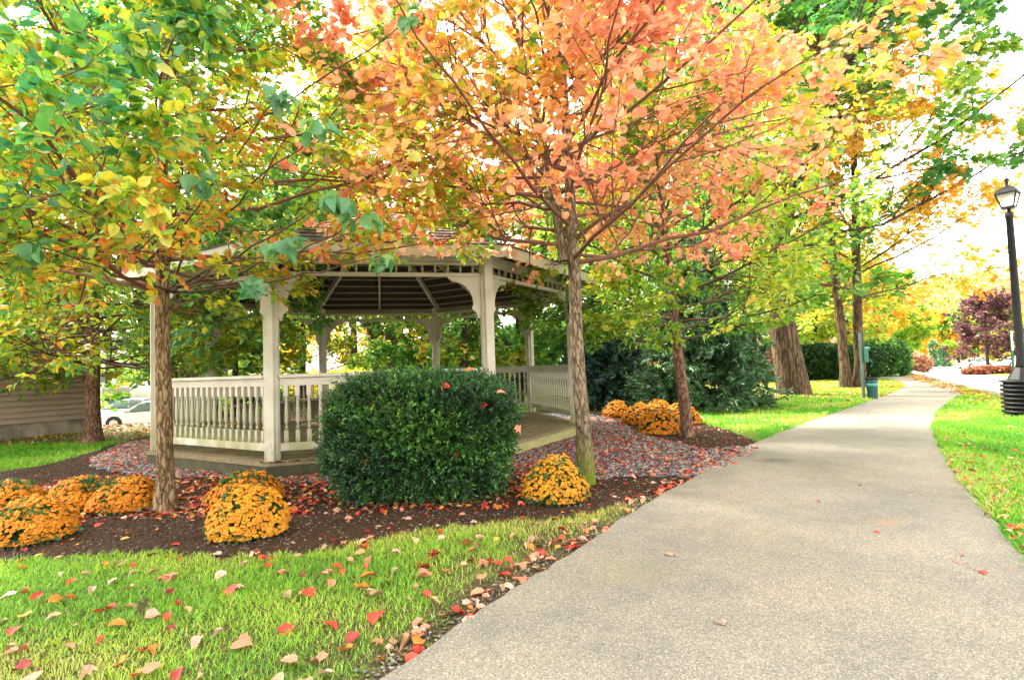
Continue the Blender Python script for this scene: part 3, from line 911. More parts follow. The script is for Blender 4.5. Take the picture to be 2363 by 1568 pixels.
# small stub of bench along the back, seen through the rails
for i in (4, 5, 6):
    a = Vector(corner(i, GR - .35, ZD + .42)); b = Vector(corner(i + 1, GR - .35, ZD + .42))
    u = (b - a).normalized()
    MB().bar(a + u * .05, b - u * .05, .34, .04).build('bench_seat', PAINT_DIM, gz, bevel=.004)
    for t_ in (.15, .5, .85):
        p = a.lerp(b, t_)
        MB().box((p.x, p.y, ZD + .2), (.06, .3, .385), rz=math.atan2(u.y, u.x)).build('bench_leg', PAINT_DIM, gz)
# roof
OV = 0.42; RE = GR + OV; ZE = 2.53; SL = 0.37
ZA = ZE + RE * SL
rf = MB()
nco = 14
for i in range(8):
    for k in range(nco):
        r_o = RE + .03 - (RE + .03) * k / nco; r_i = RE + .03 - (RE + .03) * (k + 1) / nco - .02
        r_i = max(r_i, 0.01)
        zo = ZE + (RE - r_o) * SL + .035; zi_ = ZE + (RE - r_i) * SL + .018
        a, b = corner(i, r_o), corner(i + 1, r_o); c, d_ = corner(i + 1, r_i), corner(i, r_i)
        rf.add([(a[0], a[1], zo), (b[0], b[1], zo), (c[0], c[1], zi_), (d_[0], d_[1], zi_), (a[0], a[1], zo - .022), (b[0], b[1], zo - .022)], [(0, 1, 2, 3), (4, 5, 1, 0)])
rf_o = rf.build('roof', SHINGLE, gz)
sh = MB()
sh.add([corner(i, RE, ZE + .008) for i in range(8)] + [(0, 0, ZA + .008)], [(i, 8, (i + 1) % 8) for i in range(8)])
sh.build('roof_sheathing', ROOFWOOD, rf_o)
MB().lathe([(.10, 0), (.12, .06), (.05, .10), (.09, .18), (.06, .26), (.01, .40)], (0, 0, ZA - .03), 12).build('finial', PAINT, rf_o, smooth=True)
for i in range(8):
    a = Vector(corner(i, RE - .02, ZE - .05)); b = Vector((0, 0, ZA - .05 + .0))
    b = a.lerp(b, .985)
    MB().bar(a, b, .05, .12).build('rafter', PAINT, gz)
    a1 = Vector(corner(i, RE - .02, 0)); b1 = Vector(corner(i + 1, RE - .02, 0)); m = (a1 + b1) / 2; m.z = ZE - .035
    m2 = m.lerp(Vector((0, 0, ZA - .04)), .93)
    MB().bar(m, m2, .04, .09).build('mid_rafter', PAINT, gz)
bt = MB()
for i in range(8):
    for k in range(1, 13):
        r = RE * (1 - k / 13.3); z = ZE + (RE - r) * SL - .012
        a = Vector(corner(i, r, z)); b = Vector(corner(i + 1, r, z)); u = (b - a).normalized()
        out = Vector((a.x + b.x, a.y + b.y, 0)).normalized(); sl = (out * -1 + Vector((0, 0, SL))).normalized()
        n_ = u.cross(sl)
        bt.box((a + b) / 2, (1, 1, 1), M=Matrix((u * (b - a).length, sl * .042, n_ * .02)).transposed())
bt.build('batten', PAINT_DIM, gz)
# scalloped fascia
for i in range(8):
    a = Vector(corner(i, RE, 0)); b = Vector(corner(i + 1, RE, 0)); u = (b - a).normalized(); Ls = (b - a).length
    sc = []; nsc = 18
    for k in range(nsc):
        for j in range(5):
            t_ = (k + j / 5) / nsc
            sc.append((t_ * Ls, -.128 - .020 * math.sin(PI * j / 5)))
    sc.append((Ls, -.128))
    poly = [(Ls, 0.0), (0, 0.0)] + sc
    MB().prism(poly, (a.x, a.y, ZE + .012), u, Vector((0, 0, 1)), .025).build('fascia', PAINT, gz)
print('gazebo done')

# ================================================================== TREES
def gp(vx, vy):
    g = G(vx, vy); return (g[0], g[1], float(H(g[0], g[1])))
C_GRN = [(0.06, 0.27, 0.10), (0.11, 0.34, 0.06), (0.24, 0.45, 0.035), (0.42, 0.54, 0.035), (0.62, 0.56, 0.035), (0.78, 0.38, 0.035), (0.76, 0.20, 0.04)]
C_RED = [(0.86, 0.28, 0.16), (0.90, 0.38, 0.22), (0.92, 0.47, 0.28), (0.91, 0.47, 0.15), (0.88, 0.54, 0.08), (0.50, 0.54, 0.04)]
C_YEL = [(0.80, 0.38, 0.05), (0.84, 0.50, 0.05), (0.82, 0.60, 0.05), (0.62, 0.58, 0.05), (0.36, 0.48, 0.05)]
C_LIME = [(0.11, 0.31, 0.03), (0.22, 0.42, 0.03), (0.36, 0.52, 0.035), (0.54, 0.58, 0.04), (0.70, 0.55, 0.04)]
C_OLD = [(0.07, 0.26, 0.05), (0.13, 0.34, 0.035), (0.26, 0.44, 0.035), (0.50, 0.52, 0.04), (0.76, 0.50, 0.04)]
tot = 0
# --- near left tree
b1 = gp(383, 1176)
def keep1(wp, lp):
    r = np.hypot(lp[:, 0], lp[:, 1])
    ok = lp[:, 2] > 1.80 - 0.09 * r + 0.10 * lownoise(wp, 2.0, 3) - 0.62 * sstep((-lp[:, 0] - 0.3) / 1.1)
    ok &= ~((wp[:, 0] > -2.1) & (lp[:, 2] < 1.13 + .205 * wp[:, 1] + .1 * lownoise(wp, 3.0, 8)))
    ok &= np.hypot(wp[:, 0], wp[:, 1]) > 2.2
    
    return ok
_, n_ = tree('shade_tree', b1, 7.2, 0.065, 'tan barked tree with green and orange leaves in the mulch left of the gazebo', C_GRN, [2.4, 4, 5.5, 5.5, 4, 2.2, 1],
     group='trees around the gazebo', lean=(-0.05, 0.1), zlow=0.25, n1=54, lowbias=1.4, lenprof=lambda t: 0.40 * (1 - 0.42 * t) , ang1=(40, 94), n2=12, n3=9, nleaf=14, droop=.05, wob=.13, keepl=lambda w: ~((w[:, 0] > -2.3) & (w[:, 2] < 1.13 + .20 * w[:, 1])), r1k=.72, twig=TWIGR,
     lsize=0.070, shape='ovate', bark=BARK_TAN, seed=21, up1=0.12, keep=keep1, flare=2.0, sides=(18, 7, 5, 3), lf2=0.42, lf3=0.42, cs=0.8)
print('near tree leaves', n_)
# --- red maple
b2 = gp(1352, 1116)
def keep2(wp, lp):
    r = np.hypot(lp[:, 0], lp[:, 1])
    ok = lp[:, 2] > 2.05 + 0.06 * lownoise(wp, 2.0, 5) + 0.05 * np.clip(r - 1.0, 0, 3)
    ok &= (np.hypot(wp[:, 0], wp[:, 1]) > 3.3) & (lp[:, 0] > -2.45 + .35 * lownoise(wp, 2.5, 6))
    ok &= ~((lp[:, 0] < -.6) & (lp[:, 2] < 1.16 + .205 * wp[:, 1])) & (lp[:, 0] < 2.35 + .3 * lownoise(wp, 2.5, 7) + .1 * (lp[:, 2] - 2))
    return ok
_, n_ = tree('maple_tree', b2, 7.4, 0.074, 'young maple with coral red leaves and mossy grey trunk by the footpath', C_RED, [1.5, 4, 5.5, 4.5, 1.3, .7],
     group='trees around the gazebo', forks=[(0, 0, 0, -0.13, 0.0, 7.2, 0.074), (-0.12, 0.03, 2.2, -0.75, 0.35, 4.4, 0.05, 0.12)], zlow=0.29, n1=36, lowbias=1.6, keepl=lambda w: ~((w[:, 0] < .5) & (w[:, 2] < 1.16 + .205 * w[:, 1])), lenprof=lambda t: 0.37 * (1 - 0.26 * t), ang1=(22, 82), n2=10, n3=7, nleaf=7,
     lsize=0.068, shape='broad', bark=BARK_GREY, seed=33, up1=0.10, keep=keep2, flare=1.35, sides=(18, 8, 5, 3), lf2=0.42, lf3=0.42, cs=0.7, mixn=.55, wob=.12, taper=.12, twig=TWIGR, r1k=.8)
print('maple leaves', n_)
# --- tree right of the gazebo
b3 = gp(1587, 1006)
tree('shade_tree', b3, 6.0, 0.085, 'reddish barked tree with lime green crown growing among the orange flower mounds', C_LIME, [4, 5, 5, 3, 1],
     group='trees around the gazebo', lean=(-0.3, 0.1), zlow=0.24, lowbias=1.4, n1=44, lenprof=lambda t: 0.42 * math.sin(PI * (0.32 + 0.60 * t)), ang1=(35, 86), n2=11, n3=8, nleaf=9,
     lsize=0.085, shape='ovate', bark=BARK_RED, seed=43, up1=0.1, flare=1.5, droop=0.06, sides=(16, 6, 4, 3), keep=lambda wp, lp: (lp[:, 2] > 1.35 + .25 * lownoise(wp, 1.5, 4) + .25 * np.clip(lp[:, 0], 0, 3)) & (lp[:, 2] < 5.6))
b4 = gp(1421, 927)
tree('shade_tree', b4, 6.6, 0.115, 'thin trunked green tree between the two dark conifers behind the gazebo', C_LIME, [5, 5, 4, 2, 1],
     group='trees around the gazebo', zlow=0.26, n1=30, lenprof=lambda t: 0.42 * math.sin(PI * (0.28 + 0.66 * t)), ang1=(35, 84), n2=9, n3=7, nleaf=9,
     lsize=0.12, shape='ovate', bark=BARK_RED, seed=45, up1=0.1, flare=1.3, keep=lambda wp, lp: (lp[:, 2] > 1.5 + .2 * lownoise(wp, 1.2, 4)))
# --- left middle tree by the shed
b5 = gp(214, 1024)
tree('shade_tree', b5, 7.0, 0.115, 'brown trunked tree with yellow green leaves in front of the sided shed', C_GRN, [1, 3, 5, 6, 5, 1.6, .4],
     group='trees around the gazebo', zlow=0.19, lowbias=1.5, n1=54, lenprof=lambda t: 0.46 * math.sin(PI * (0.36 + 0.56 * t)), ang1=(30, 92), n2=11, n3=8, nleaf=12,
     lsize=0.10, shape='ovate', bark=BARK_RED, seed=51, up1=0.02, flare=1.9, droop=0.08, keep=lambda wp, lp: (lp[:, 2] > 1.25 + .25 * lownoise(wp, 1.1, 4) - .25 * sstep((-lp[:, 0] - .2) / 1.0)) & (wp[:, 1] < 12.5) & (wp[:, 1] > 6.2) & (lp[:, 2] < 5.8))
# --- dark leaning trunk
b6 = gp(362, 1000)
tree('old_tree', (b6[0], b6[1] + .6, 0), 12, 0.27, 'dark trunked tree leaning left behind the gazebo near the parked cars', C_LIME, [4, 5, 5, 3, 1.5],
     group='trees around the gazebo', lean=(-3.3, 0.2), zlow=0.22, n1=28, lenprof=lambda t: 0.40 * math.sin(PI * (0.35 + 0.6 * t)), ang1=(20, 82), n2=10, n3=7, nleaf=9,
     lsize=0.15, shape='ovate', bark=BARK_DARK, seed=61, flare=1.3, droop=.06, keep=lambda wp, lp: (lp[:, 2] > 1.9 + .4 * lownoise(wp, .8, 4)))
# --- small trees behind the gazebo
C_G2 = [(0.08, 0.27, 0.04), (0.17, 0.39, 0.035), (0.34, 0.52, 0.04), (0.54, 0.58, 0.05), (0.74, 0.52, 0.05)]
SM = [(545, 15.0, 5.4, 'low leafy tree with pale green leaves seen through the left bay of the gazebo', [2, 4, 5, 3, 1], 3),
      (700, 16.5, 6.6, 'dark green tree behind the front left gazebo post', [6, 5, 2, 1, .3], 4),
      (985, 16.8, 5.2, 'olive green tree behind the middle of the gazebo', [5, 4, 3, 1.5, 1], 5),
      (1072, 15.4, 5.8, 'green and gold tree seen through the front right bay of the gazebo', [3, 4, 4, 2.5, 2.4], 6),
      (1200, 16.2, 6.0, 'green tree just beyond the gazebo entrance', [5, 5, 3, 1, .6], 7),
      (445, 19.0, 7.5, 'tall green tree behind the left gazebo railing', [5, 5, 3, 1, .3], 8)]
for vx, yy, hh, lab, wt, sd_ in SM:
    p = D(vx, 900, yy)
    tree('small_tree', (p[0], yy, float(H(p[0], yy))), hh, 0.10, lab, C_G2, wt, group='small trees behind the gazebo', zlow=0.14, n1=24,
         lenprof=lambda t: 0.40 * math.sin(PI * (0.26 + 0.68 * t)), ang1=(30, 84), n2=9, n3=7, nleaf=9, lsize=0.135, shape='ovate', bark=BARK_DARK, seed=70 + sd_, flare=1.3,
         keep=lambda wp, lp: (lp[:, 2] > 1.0 + .3 * lownoise(wp, .9, 4)), droop=.04)
# V-shaped trunk behind the gazebo
p = D(884, 900, 20)
tree('forked_tree', (p[0], 20, 0), 13, 0.3, 'tree with a V shaped pale trunk framed by the middle of the gazebo', C_YEL, [1, 2, 4, 5, 4], group='tall trees at the back',
     forks=[(0, 0, 0, -1.9, 0, 12, 0.24, .3), (0.15, 0, 0, 1.0, 0.4, 13, 0.27, .3)], n1=16, lenprof=lambda t: 0.36 * math.sin(PI * (0.3 + 0.62 * t)), ang1=(20, 70), n2=9, n3=7, nleaf=9,
     lsize=0.2, shape='diamond', bark=BARK_OLD, seed=91, flare=1.2)
# --- big old maple and yellow maple
b9 = gp(1834, 912)
def keep9(wp, lp):
    return (lp[:, 2] > 2.6 + .6 * lownoise(wp, .8, 4)) & (wp[:, 1] > 10.8)
_, n_ = tree('old_maple', b9, 15, 0.47, 'massive old maple with furrowed double trunk beside the footpath', C_OLD, [5, 6, 5, 3, 1.8], group='old maples by the footpath',
     forks=[(0, 0, 0, -2.0, 0.3, 13.5, 0.40, .26), (-.42, 0.1, 3.4, 4.2, -.3, 11, 0.22, .05)], n1=20, lenprof=lambda t: 0.44 * math.sin(PI * (0.36 + 0.55 * t)), ang1=(20, 78), n2=10, n3=9, nleaf=10,
     lsize=0.17, shape='lobed', bark=BARK_OLD, seed=104, flare=1.22, keep=keep9, cs=.45, mixn=.7, lf2=.46, lf3=.45, taper=.3, up1=.2)
print('old maple', n_)
b10 = gp(1968, 895)
_, n_ = tree('yellow_maple', b10, 11.5, 0.27, 'golden yellow maple dividing near the ground into two stems behind the green bin', C_YEL, [5, 6, 4, 1.6, .5], group='old maples by the footpath',
     forks=[(-.22, 0, 0, -.35, .2, 10.5, 0.15, .26), (.20, 0, 0, 0.5, .1, 11.5, 0.16, .22)], n1=20, lenprof=lambda t: 0.44 * (1 - .4 * t), ang1=(28, 76), n2=10, n3=8, nleaf=10,
     lsize=0.125, shape='lobed', bark=BARK_OLD, seed=113, flare=1.5, cs=.5, mixn=.5, up1=.12, keep=lambda wp, lp: lp[:, 2] > 2.3 + .5 * lownoise(wp, .8, 4), kbend=-.1)
print('yellow', n_)
# thin tree beside the yellow maple
p = D(1946, 880, 22)
tree('small_tree', (p[0], 22, 0), 6, 0.11, 'thin pale trunked lime green tree behind the yellow maple', C_LIME, [1, 3, 5, 4, 2], group='small trees by the hedge', zlow=.3, n1=18,
     lenprof=lambda t: 0.36 * math.sin(PI * (0.3 + 0.62 * t)), ang1=(30, 80), n2=7, n3=5, nleaf=7, lsize=.17, shape='ovate', bark=BARK_OLD, seed=121, flare=1.2)
# purple plum in the car park island
def far_tree(vx, yy, hh, lab, cols, wt, sd_, zlow=.2, ls=.3, name='tree', bark=None, r=.4, n1=16, grp='tall trees at the back', r0=.2, shape='diamond', n2=7, n3=5, nleaf=7, zmin=None, cs=.4):
    p = D(vx, 850, yy); z = float(H(p[0], yy))
    return tree(name, (p[0], yy, z), hh, r0, lab, cols, wt, group=grp, zlow=zlow, n1=n1, lenprof=lambda t: r * math.sin(PI * (0.30 + 0.64 * t)), ang1=(25, 78), n2=n2, n3=n3, nleaf=nleaf,
         lsize=ls, shape=shape, bark=bark or BARK_OLD, seed=sd_, flare=1.2, leafmat=LEAFFAR, sides=(8, 5, 3, 3), cs=cs, keep=(None if zmin is None else (lambda wp, lp: lp[:, 2] > zmin)))
far_tree(2280, 58, 7.8, 'round headed purple leaved tree standing in the car park island', [(0.09, 0.035, 0.045), (0.14, 0.055, 0.06), (0.21, 0.11, 0.09), (0.05, 0.022, 0.028)], [3, 4, 2, 2], 131, .16, .26, 'purple_tree', BARK_DARK, .44, 26, 'car park trees', .17, zmin=1.3, n2=9, n3=8, nleaf=8)
# tall trees further back, left to right
Y1 = [1, 2, 3, 5, 4]; LM = [3, 5, 5, 3, 1]
BK = [(-150, 22, 13, C_LIME, [3, 5, 4, 3, 2], 'tall dense green tree behind the shed at the left edge'),
      (60, 27, 14, C_LIME, [4, 5, 4, 2, 1], 'tall green tree rising behind the shed'),
      (250, 42, 14, C_LIME, [3, 4, 5, 4, 2], 'tall yellow green tree behind the dumpster'),
      (420, 44, 15, C_G2, [4, 4, 3, 2, 1], 'big green tree behind the white fence'),
      (560, 36, 13, C_LIME, LM, 'tall lime tree rising over the left side of the gazebo roof'),
      (700, 40, 15, C_YEL, Y1, 'tall gold and green tree behind the gazebo, left of the V shaped trunk'),
      (820, 30, 12, C_YEL, [2, 4, 5, 3, 2], 'bright yellow tree behind the V shaped trunk'),
      (950, 38, 12, C_YEL, [2, 3, 5, 4, 2], 'bright golden tree seen between the gazebo back posts'),
      (1080, 34, 12, C_OLD, [4, 4, 3, 1, .6], 'tall dark green tree behind the gazebo roof'),
      (1330, 30, 9, C_LIME, LM, 'lime green tree behind the red maple trunk'),
      (1480, 34, 11, C_OLD, [3, 4, 4, 2, 1], 'mid green tree behind the pointed conifer'),
      (1640, 38, 13, C_OLD, [4, 4, 4, 2, 1], 'tall green tree left of the massive old maple'),
      (1740, 27, 9, C_LIME, LM, 'yellow green tree just left of the massive old maple'),
      (1885, 30, 6.5, C_LIME, [1, 3, 5, 4, 1], 'low lime green tree above the dark clipped hedge'),
      (1960, 33, 6.5, C_YEL, [2, 4, 4, 4, 3], 'bushy yellow green tree behind the yellow maple stems'),
      (2030, 36, 6.0, C_G2, [3, 5, 4, 1, .2], 'leafy green tree behind the round bush')]
for i, (vx, yy, hh, cc, wt, lab) in enumerate(BK):
    far_tree(vx, yy, hh, lab, cc, wt, 140 + i, .12 if hh > 8 else .08, .26 if yy > 24 else .2, 'tree', BARK_DARK, .40 if hh > 8 else .5, 20, 'tall trees at the back', .24, n2=9, n3=8, nleaf=9)
FY = [(2085, 100, 7.5, C_YEL, [2, 4, 4, 3, 2], 'golden tree behind the far lamp post'),
      (2135, 104, 10, C_YEL, [4, 5, 4, 1, .3], 'largest golden yellow tree across the car park'),
      (2178, 98, 8.5, C_YEL, [4, 5, 4, 2, .5], 'golden yellow tree right of the far lamp post'),
      (2214, 96, 8.5, C_G2, [2, 5, 4, 2, .5], 'slim green tree between the golden trees and the purple tree'),
      (2260, 106, 8, C_YEL, [2, 3, 3, 4, 4], 'yellow green tree behind the purple tree'),
      (2330, 104, 9, C_OLD, [2, 3, 4, 4, 3], 'tall green and gold tree behind the near lamp post'),
      (2400, 96, 9, C_YEL, [3, 3, 3, 3, 3], 'orange gold tree at the right edge across the car park')]
for i, (vx, yy, hh, cc, wt, lab) in enumerate(FY):
    far_tree(vx, yy, hh, lab, cc, wt, 170 + i, .06, .55, 'tree', BARK_DARK, .42, 20, 'trees across the car park', .2, n2=6, n3=5, nleaf=6)

# --- conifers
def conifer(name, base, hh, rad, label, cols, seed, group, nb=150, bl=.13, z0=.06, nb2=9, nb3=26):
    rg = np.random.default_rng(seed)
    root = empty(name, base, label, 'conifer', group)
    MB().tube([(0, 0, -.05), (0, 0, hh * .4), (0, 0, hh * .97)], [.11, .07, .01], 10).build('trunk', BARK_DARK, root, True)
    t = np.sort(rg.uniform(0, 1, nb) ** 1.25); z = hh * (z0 + (0.97 - z0) * t); az = rg.uniform(0, 2 * PI, nb)
    Lb = rad * (1 - t) ** .8 * rg.uniform(.75, 1.12, nb) + .12
    el = -0.12 + 0.6 * t
    st = np.stack([0 * z, 0 * z, z], -1); dr = np.stack([np.cos(az) * np.cos(el), np.sin(az) * np.cos(el), np.sin(el)], -1)
    bend = np.zeros((nb, 3)); bend[:, 2] = -.16 + .1 * rg.uniform(0, 1, nb)
    P1 = polylines(st, dr, Lb, 7, bend, .03, rg); R1 = (.006 + .008 * Lb)[:, None] * np.linspace(1, .3, 7)[None]
    P2, R2 = children(P1, R1, nb2, .2, 1, (.6, 1.0), .42, 0, -.12, 5, .05, rg)
    P2[:, :, 2] = P1.mean() * 0 + P2[:, :, 2]
    pos = []; dd = []; nn = []
    for P, m in ((P1, nb3), (P2, nb3)):
        idx = np.repeat(np.arange(len(P)), m); tt = rg.uniform(.12, 1.0, len(idx)); p, tn = interp(P[idx], tt)
        perp = rg.normal(0, 1, p.shape); perp -= (perp * tn).sum(1, keepdims=True) * tn; perp = unit(perp)
        pos.append(p); dd.append(unit(tn * .9 + perp * .7 + np.array([0, 0, -.05])))
    pos = np.concatenate(pos); dd = np.concatenate(dd)
    m = pos[:, 2] > .10
    pos = pos[m]; dd = dd[m]
    n = len(pos); col = palette(pos + np.array(base), cols, [3, 4, 3, 1], seed, 1.2, .15, .4, rg)
    LV, LF, LC = leaves(pos, dd, rg.normal(0, 1, (n, 3)), bl * rg.uniform(.6, 1.2, n), col, 'diamond', rg=rg)
    # slim needles: squeeze the width
    W = LV.reshape(n, 4, 3); mid = (W[:, 1] + W[:, 3]) / 2
    W[:, 1] = mid + (W[:, 1] - mid) * .38; W[:, 3] = mid + (W[:, 3] - mid) * .38
    link('needles', npmesh('needles', W.reshape(-1, 3), LF, NEEDLE, LC), root)
    V, F = tube_mesh([(P1, R1), (P2, R2)], [5, 3]); link('branches', npmesh('branches', V, [F], BARK_DARK), root)
    return root
SPR = [(0.045, 0.12, 0.045), (0.08, 0.19, 0.075), (0.16, 0.30, 0.13), (0.27, 0.43, 0.21)]
g = gp(1619, 942)
conifer('spruce_tree', g, 4.0, 1.7, 'blue green spruce with drooping lower boughs on the lawn right of the gazebo', SPR, 5, 'conifers', 230, .13, .05, 12, 24)
g = gp(1392, 938)
conifer('spruce_tree', g, 2.9, 1.25, 'dark blue green conifer tucked behind the red maple trunk', [(0.018, 0.06, 0.045), (0.03, 0.09, 0.065), (0.05, 0.13, 0.09), (0.09, 0.19, 0.12)], 6, 'conifers', 150, .14, .05, 9, 22)
for vx, yy, hh, lab in ((2158, 92, 4.6, 'small dark pointed conifer in front of the largest golden tree'), (2178, 90, 3.2, 'smaller dark conifer beside the far golden trees')):
    p = D(vx, 850, yy)
    conifer('small_conifer', (p[0], yy, float(H(p[0], yy))), hh, hh * .33, lab, [(0.03, 0.10, 0.04), (0.05, 0.15, 0.05), (0.09, 0.2, 0.06), (0.14, 0.25, 0.07)], 7, 'conifers', 50, .5, .02, 4, 8)

# --- shrubs: yew and clipped hedges
def shrub(name, base, hx, hy, hz, label, cols, wts, seed, nsh, need=12, nl=.032, sh=.075, cat='shrub', group=None, pw_=4.0, mat=None, core=(0.02, 0.035, 0.012), lump=.07, wid=.42, tap=.0, zb=.06, leafy=False, clump=0.0, tipb=.7):
    rg = np.random.default_rng(seed)
    root = empty(name, base, label, cat, group)
    n = nsh
    d = unit(rg.normal(0, 1, (n, 3)))
    d[:, 2] = np.where(d[:, 2] < -.75, -d[:, 2], d[:, 2])
    k = (np.abs(d[:, 0]) ** pw_ + np.abs(d[:, 1]) ** pw_ + np.abs(d[:, 2]) ** pw_) ** (-1 / pw_)
    q = d * k[:, None]
    q *= (1 + lump * lownoise(d, 3.2, seed) + clump * np.abs(lownoise(d, 11, seed + 1)) - clump + .03 * rg.normal(0, 1, n))[:, None] * np.where(rg.uniform(0, 1, n) < .25, rg.uniform(.72, .95, n), 1.0)[:, None]
    zc = q[:, 2] * .5 + .5
    tp = 1 - tap * (1 - np.clip(zc, 0, 1)) ** 2
    pos = np.stack([q[:, 0] * hx * tp, q[:, 1] * hy * tp, zb + zc * (hz - zb)], -1)
    out = unit(q + np.array([0, 0, .35]) + rg.normal(0, .45, q.shape))
    Lh = sh * rg.uniform(.6, 1.5, n)
    idx = np.repeat(np.arange(n), need); m = len(idx); t = rg.uniform(0, 1, m)
    p = pos[idx] + out[idx] * (Lh[idx] * t)[:, None]
    side_ = unit(np.cross(out, rg.normal(0, 1, out.shape)))
    sg = np.where(rg.uniform(0, 1, m) < .5, -1, 1)[:, None]
    dd = unit(out[idx] * .75 + side_[idx] * sg * .8 + rg.normal(0, .2, (m, 3)))
    cb = palette(pos, cols, wts, seed, 3.0, .12, .35, rg)
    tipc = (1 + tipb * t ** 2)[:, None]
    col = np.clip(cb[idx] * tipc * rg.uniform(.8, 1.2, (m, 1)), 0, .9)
    nr = np.cross(dd, side_[idx]) + rg.normal(0, .4, (m, 3))
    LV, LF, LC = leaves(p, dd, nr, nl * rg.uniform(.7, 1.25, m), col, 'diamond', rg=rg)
    W = LV.reshape(m, 4, 3); mid = (W[:, 1] + W[:, 3]) / 2
    W[:, 1] = mid + (W[:, 1] - mid) * wid; W[:, 3] = mid + (W[:, 3] - mid) * wid
    link('foliage', npmesh('foliage', W.reshape(-1, 3), LF, mat or NEEDLE, LC), root)
    # twiggy core
    nb = 60
    az = rg.uniform(0, 2 * PI, nb); rr = rg.uniform(.1, .8, nb)
    st = np.zeros((nb, 3)); st[:, 0] = .1 * hx * np.cos(az); st[:, 1] = .1 * hy * np.sin(az); st[:, 2] = -.02
    en = np.stack([hx * rr * np.cos(az), hy * rr * np.sin(az), hz * rg.uniform(.5, .9, nb)], -1)
    L_ = np.linalg.norm(en - st, axis=1); P = polylines(st, unit(en - st), L_, 6, np.zeros((nb, 3)), .12, rg)
    V, F = tube_mesh([(P, np.full((nb, 6), .012 * max(hz, .3)) * np.linspace(1, .4, 6)[None])], [5])
    link('stems', npmesh('stems', V, [F], BARK_DARK), root)
    return root
YEW = [(0.008, 0.030, 0.007), (0.016, 0.056, 0.010), (0.034, 0.105, 0.014), (0.07, 0.17, 0.02)]
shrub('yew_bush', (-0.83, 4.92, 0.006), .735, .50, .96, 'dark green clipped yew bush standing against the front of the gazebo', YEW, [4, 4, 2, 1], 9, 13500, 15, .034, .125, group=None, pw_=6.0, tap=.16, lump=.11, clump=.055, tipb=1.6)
def lshrub(vx, vy, hx, hy, hz, lab, cols, wts, seed, n=2600, nl=.14, name='bush', group='far bushes', yy=None, need=7, lump=.12, pw_=2.6):
    if yy is None: p = gp(vx, vy)
    else:
        q = D(vx, vy, yy); p = (q[0], yy, float(H(q[0], yy)))
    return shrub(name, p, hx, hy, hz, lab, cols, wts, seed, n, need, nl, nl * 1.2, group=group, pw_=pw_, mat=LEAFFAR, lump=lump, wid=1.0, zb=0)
HG = [(0.018, 0.05, 0.018), (0.03, 0.08, 0.022), (0.05, 0.12, 0.03), (0.09, 0.18, 0.04)]
RG4 = [(0.04, 0.12, 0.03), (0.07, 0.18, 0.04), (0.12, 0.26, 0.05), (0.2, 0.34, 0.06)]
lshrub(2034, 868, 1.0, 1.0, 1.65, 'large round dark green bush where the footpath bends', RG4, [4, 4, 2, 1], 201, 3200, .10)
lshrub(1900, 876, 1.5, .8, 1.4, 'dark clipped hedge between the old maple and the yellow maple', HG, [4, 4, 2, .5], 202, 4200, .12, 'hedge', pw_=5)
lshrub(1962, 874, 1.0, .8, 1.3, 'low dark hedge behind the green bin', HG, [4, 4, 2, .5], 203, 2400, .12, 'hedge', pw_=5)
lshrub(1760, 890, 1.6, 1.0, 1.3, 'purple brown barberry bush left of the old maple trunk', [(0.12, 0.05, 0.06), (0.2, 0.08, 0.08), (0.14, 0.12, 0.05), (0.3, 0.15, 0.12)], [3, 3, 2, 1], 204, 1500, .13, yy=25)
lshrub(2100, 850, 1.5, 1.2, 1.5, 'coral red shrub beside the far lamp post', [(0.36, 0.14, 0.09), (0.42, 0.20, 0.13), (0.38, 0.24, 0.12), (0.3, 0.3, 0.1)], [3, 3, 2, 1], 205, 1600, .3, yy=60)
for i, (vx, yy, w_, hh, lab) in enumerate(((2258, 57, 1.1, .5, 'low russet mound left of the purple tree'), (2280, 56.5, 1.0, .55, 'low russet mound at the foot of the purple tree'), (2308, 56.5, .8, .5, 'low russet mound right of the purple tree'))):
    lshrub(vx, 860, w_, 1.0, hh, lab, [(0.13, 0.035, 0.025), (0.20, 0.06, 0.03), (0.22, 0.10, 0.04), (0.25, 0.14, 0.05)], [3, 3, 2, 1], 210 + i, 500, .22, 'mound_shrub', 'russet mounds on the grass island', yy=yy)
# understory mass behind the gazebo
US = [(-60, 19, 2.6, 'leafy bush behind the shed corner'), (545, 23, 2.2, 'broad low bush behind the left gazebo railing'), (640, 25, 2.3, 'broad low bush behind the front left gazebo post'), (820, 24, 1.4, 'yellowish low bush below the V shaped trunk'), (960, 25, 2.2, 'dark green low bush right of the V shaped trunk'),
      (1120, 24, 2.4, 'green bush behind the front right gazebo post'), (1290, 21, 2.6, 'dark green bush beyond the gazebo entrance')]
for i, (vx, yy, hh, lab) in enumerate(US):
    cols, wt = (RG4, [4, 4, 2, 1]) if i not in (3,) else (C_YEL[1:], [3, 3, 3, 2])
    lshrub(vx, 900, 2.6, 1.5, hh, lab, cols, wt, 220 + i, 2600, .17, 'bush', 'bushes behind the gazebo', yy=yy, lump=.2)

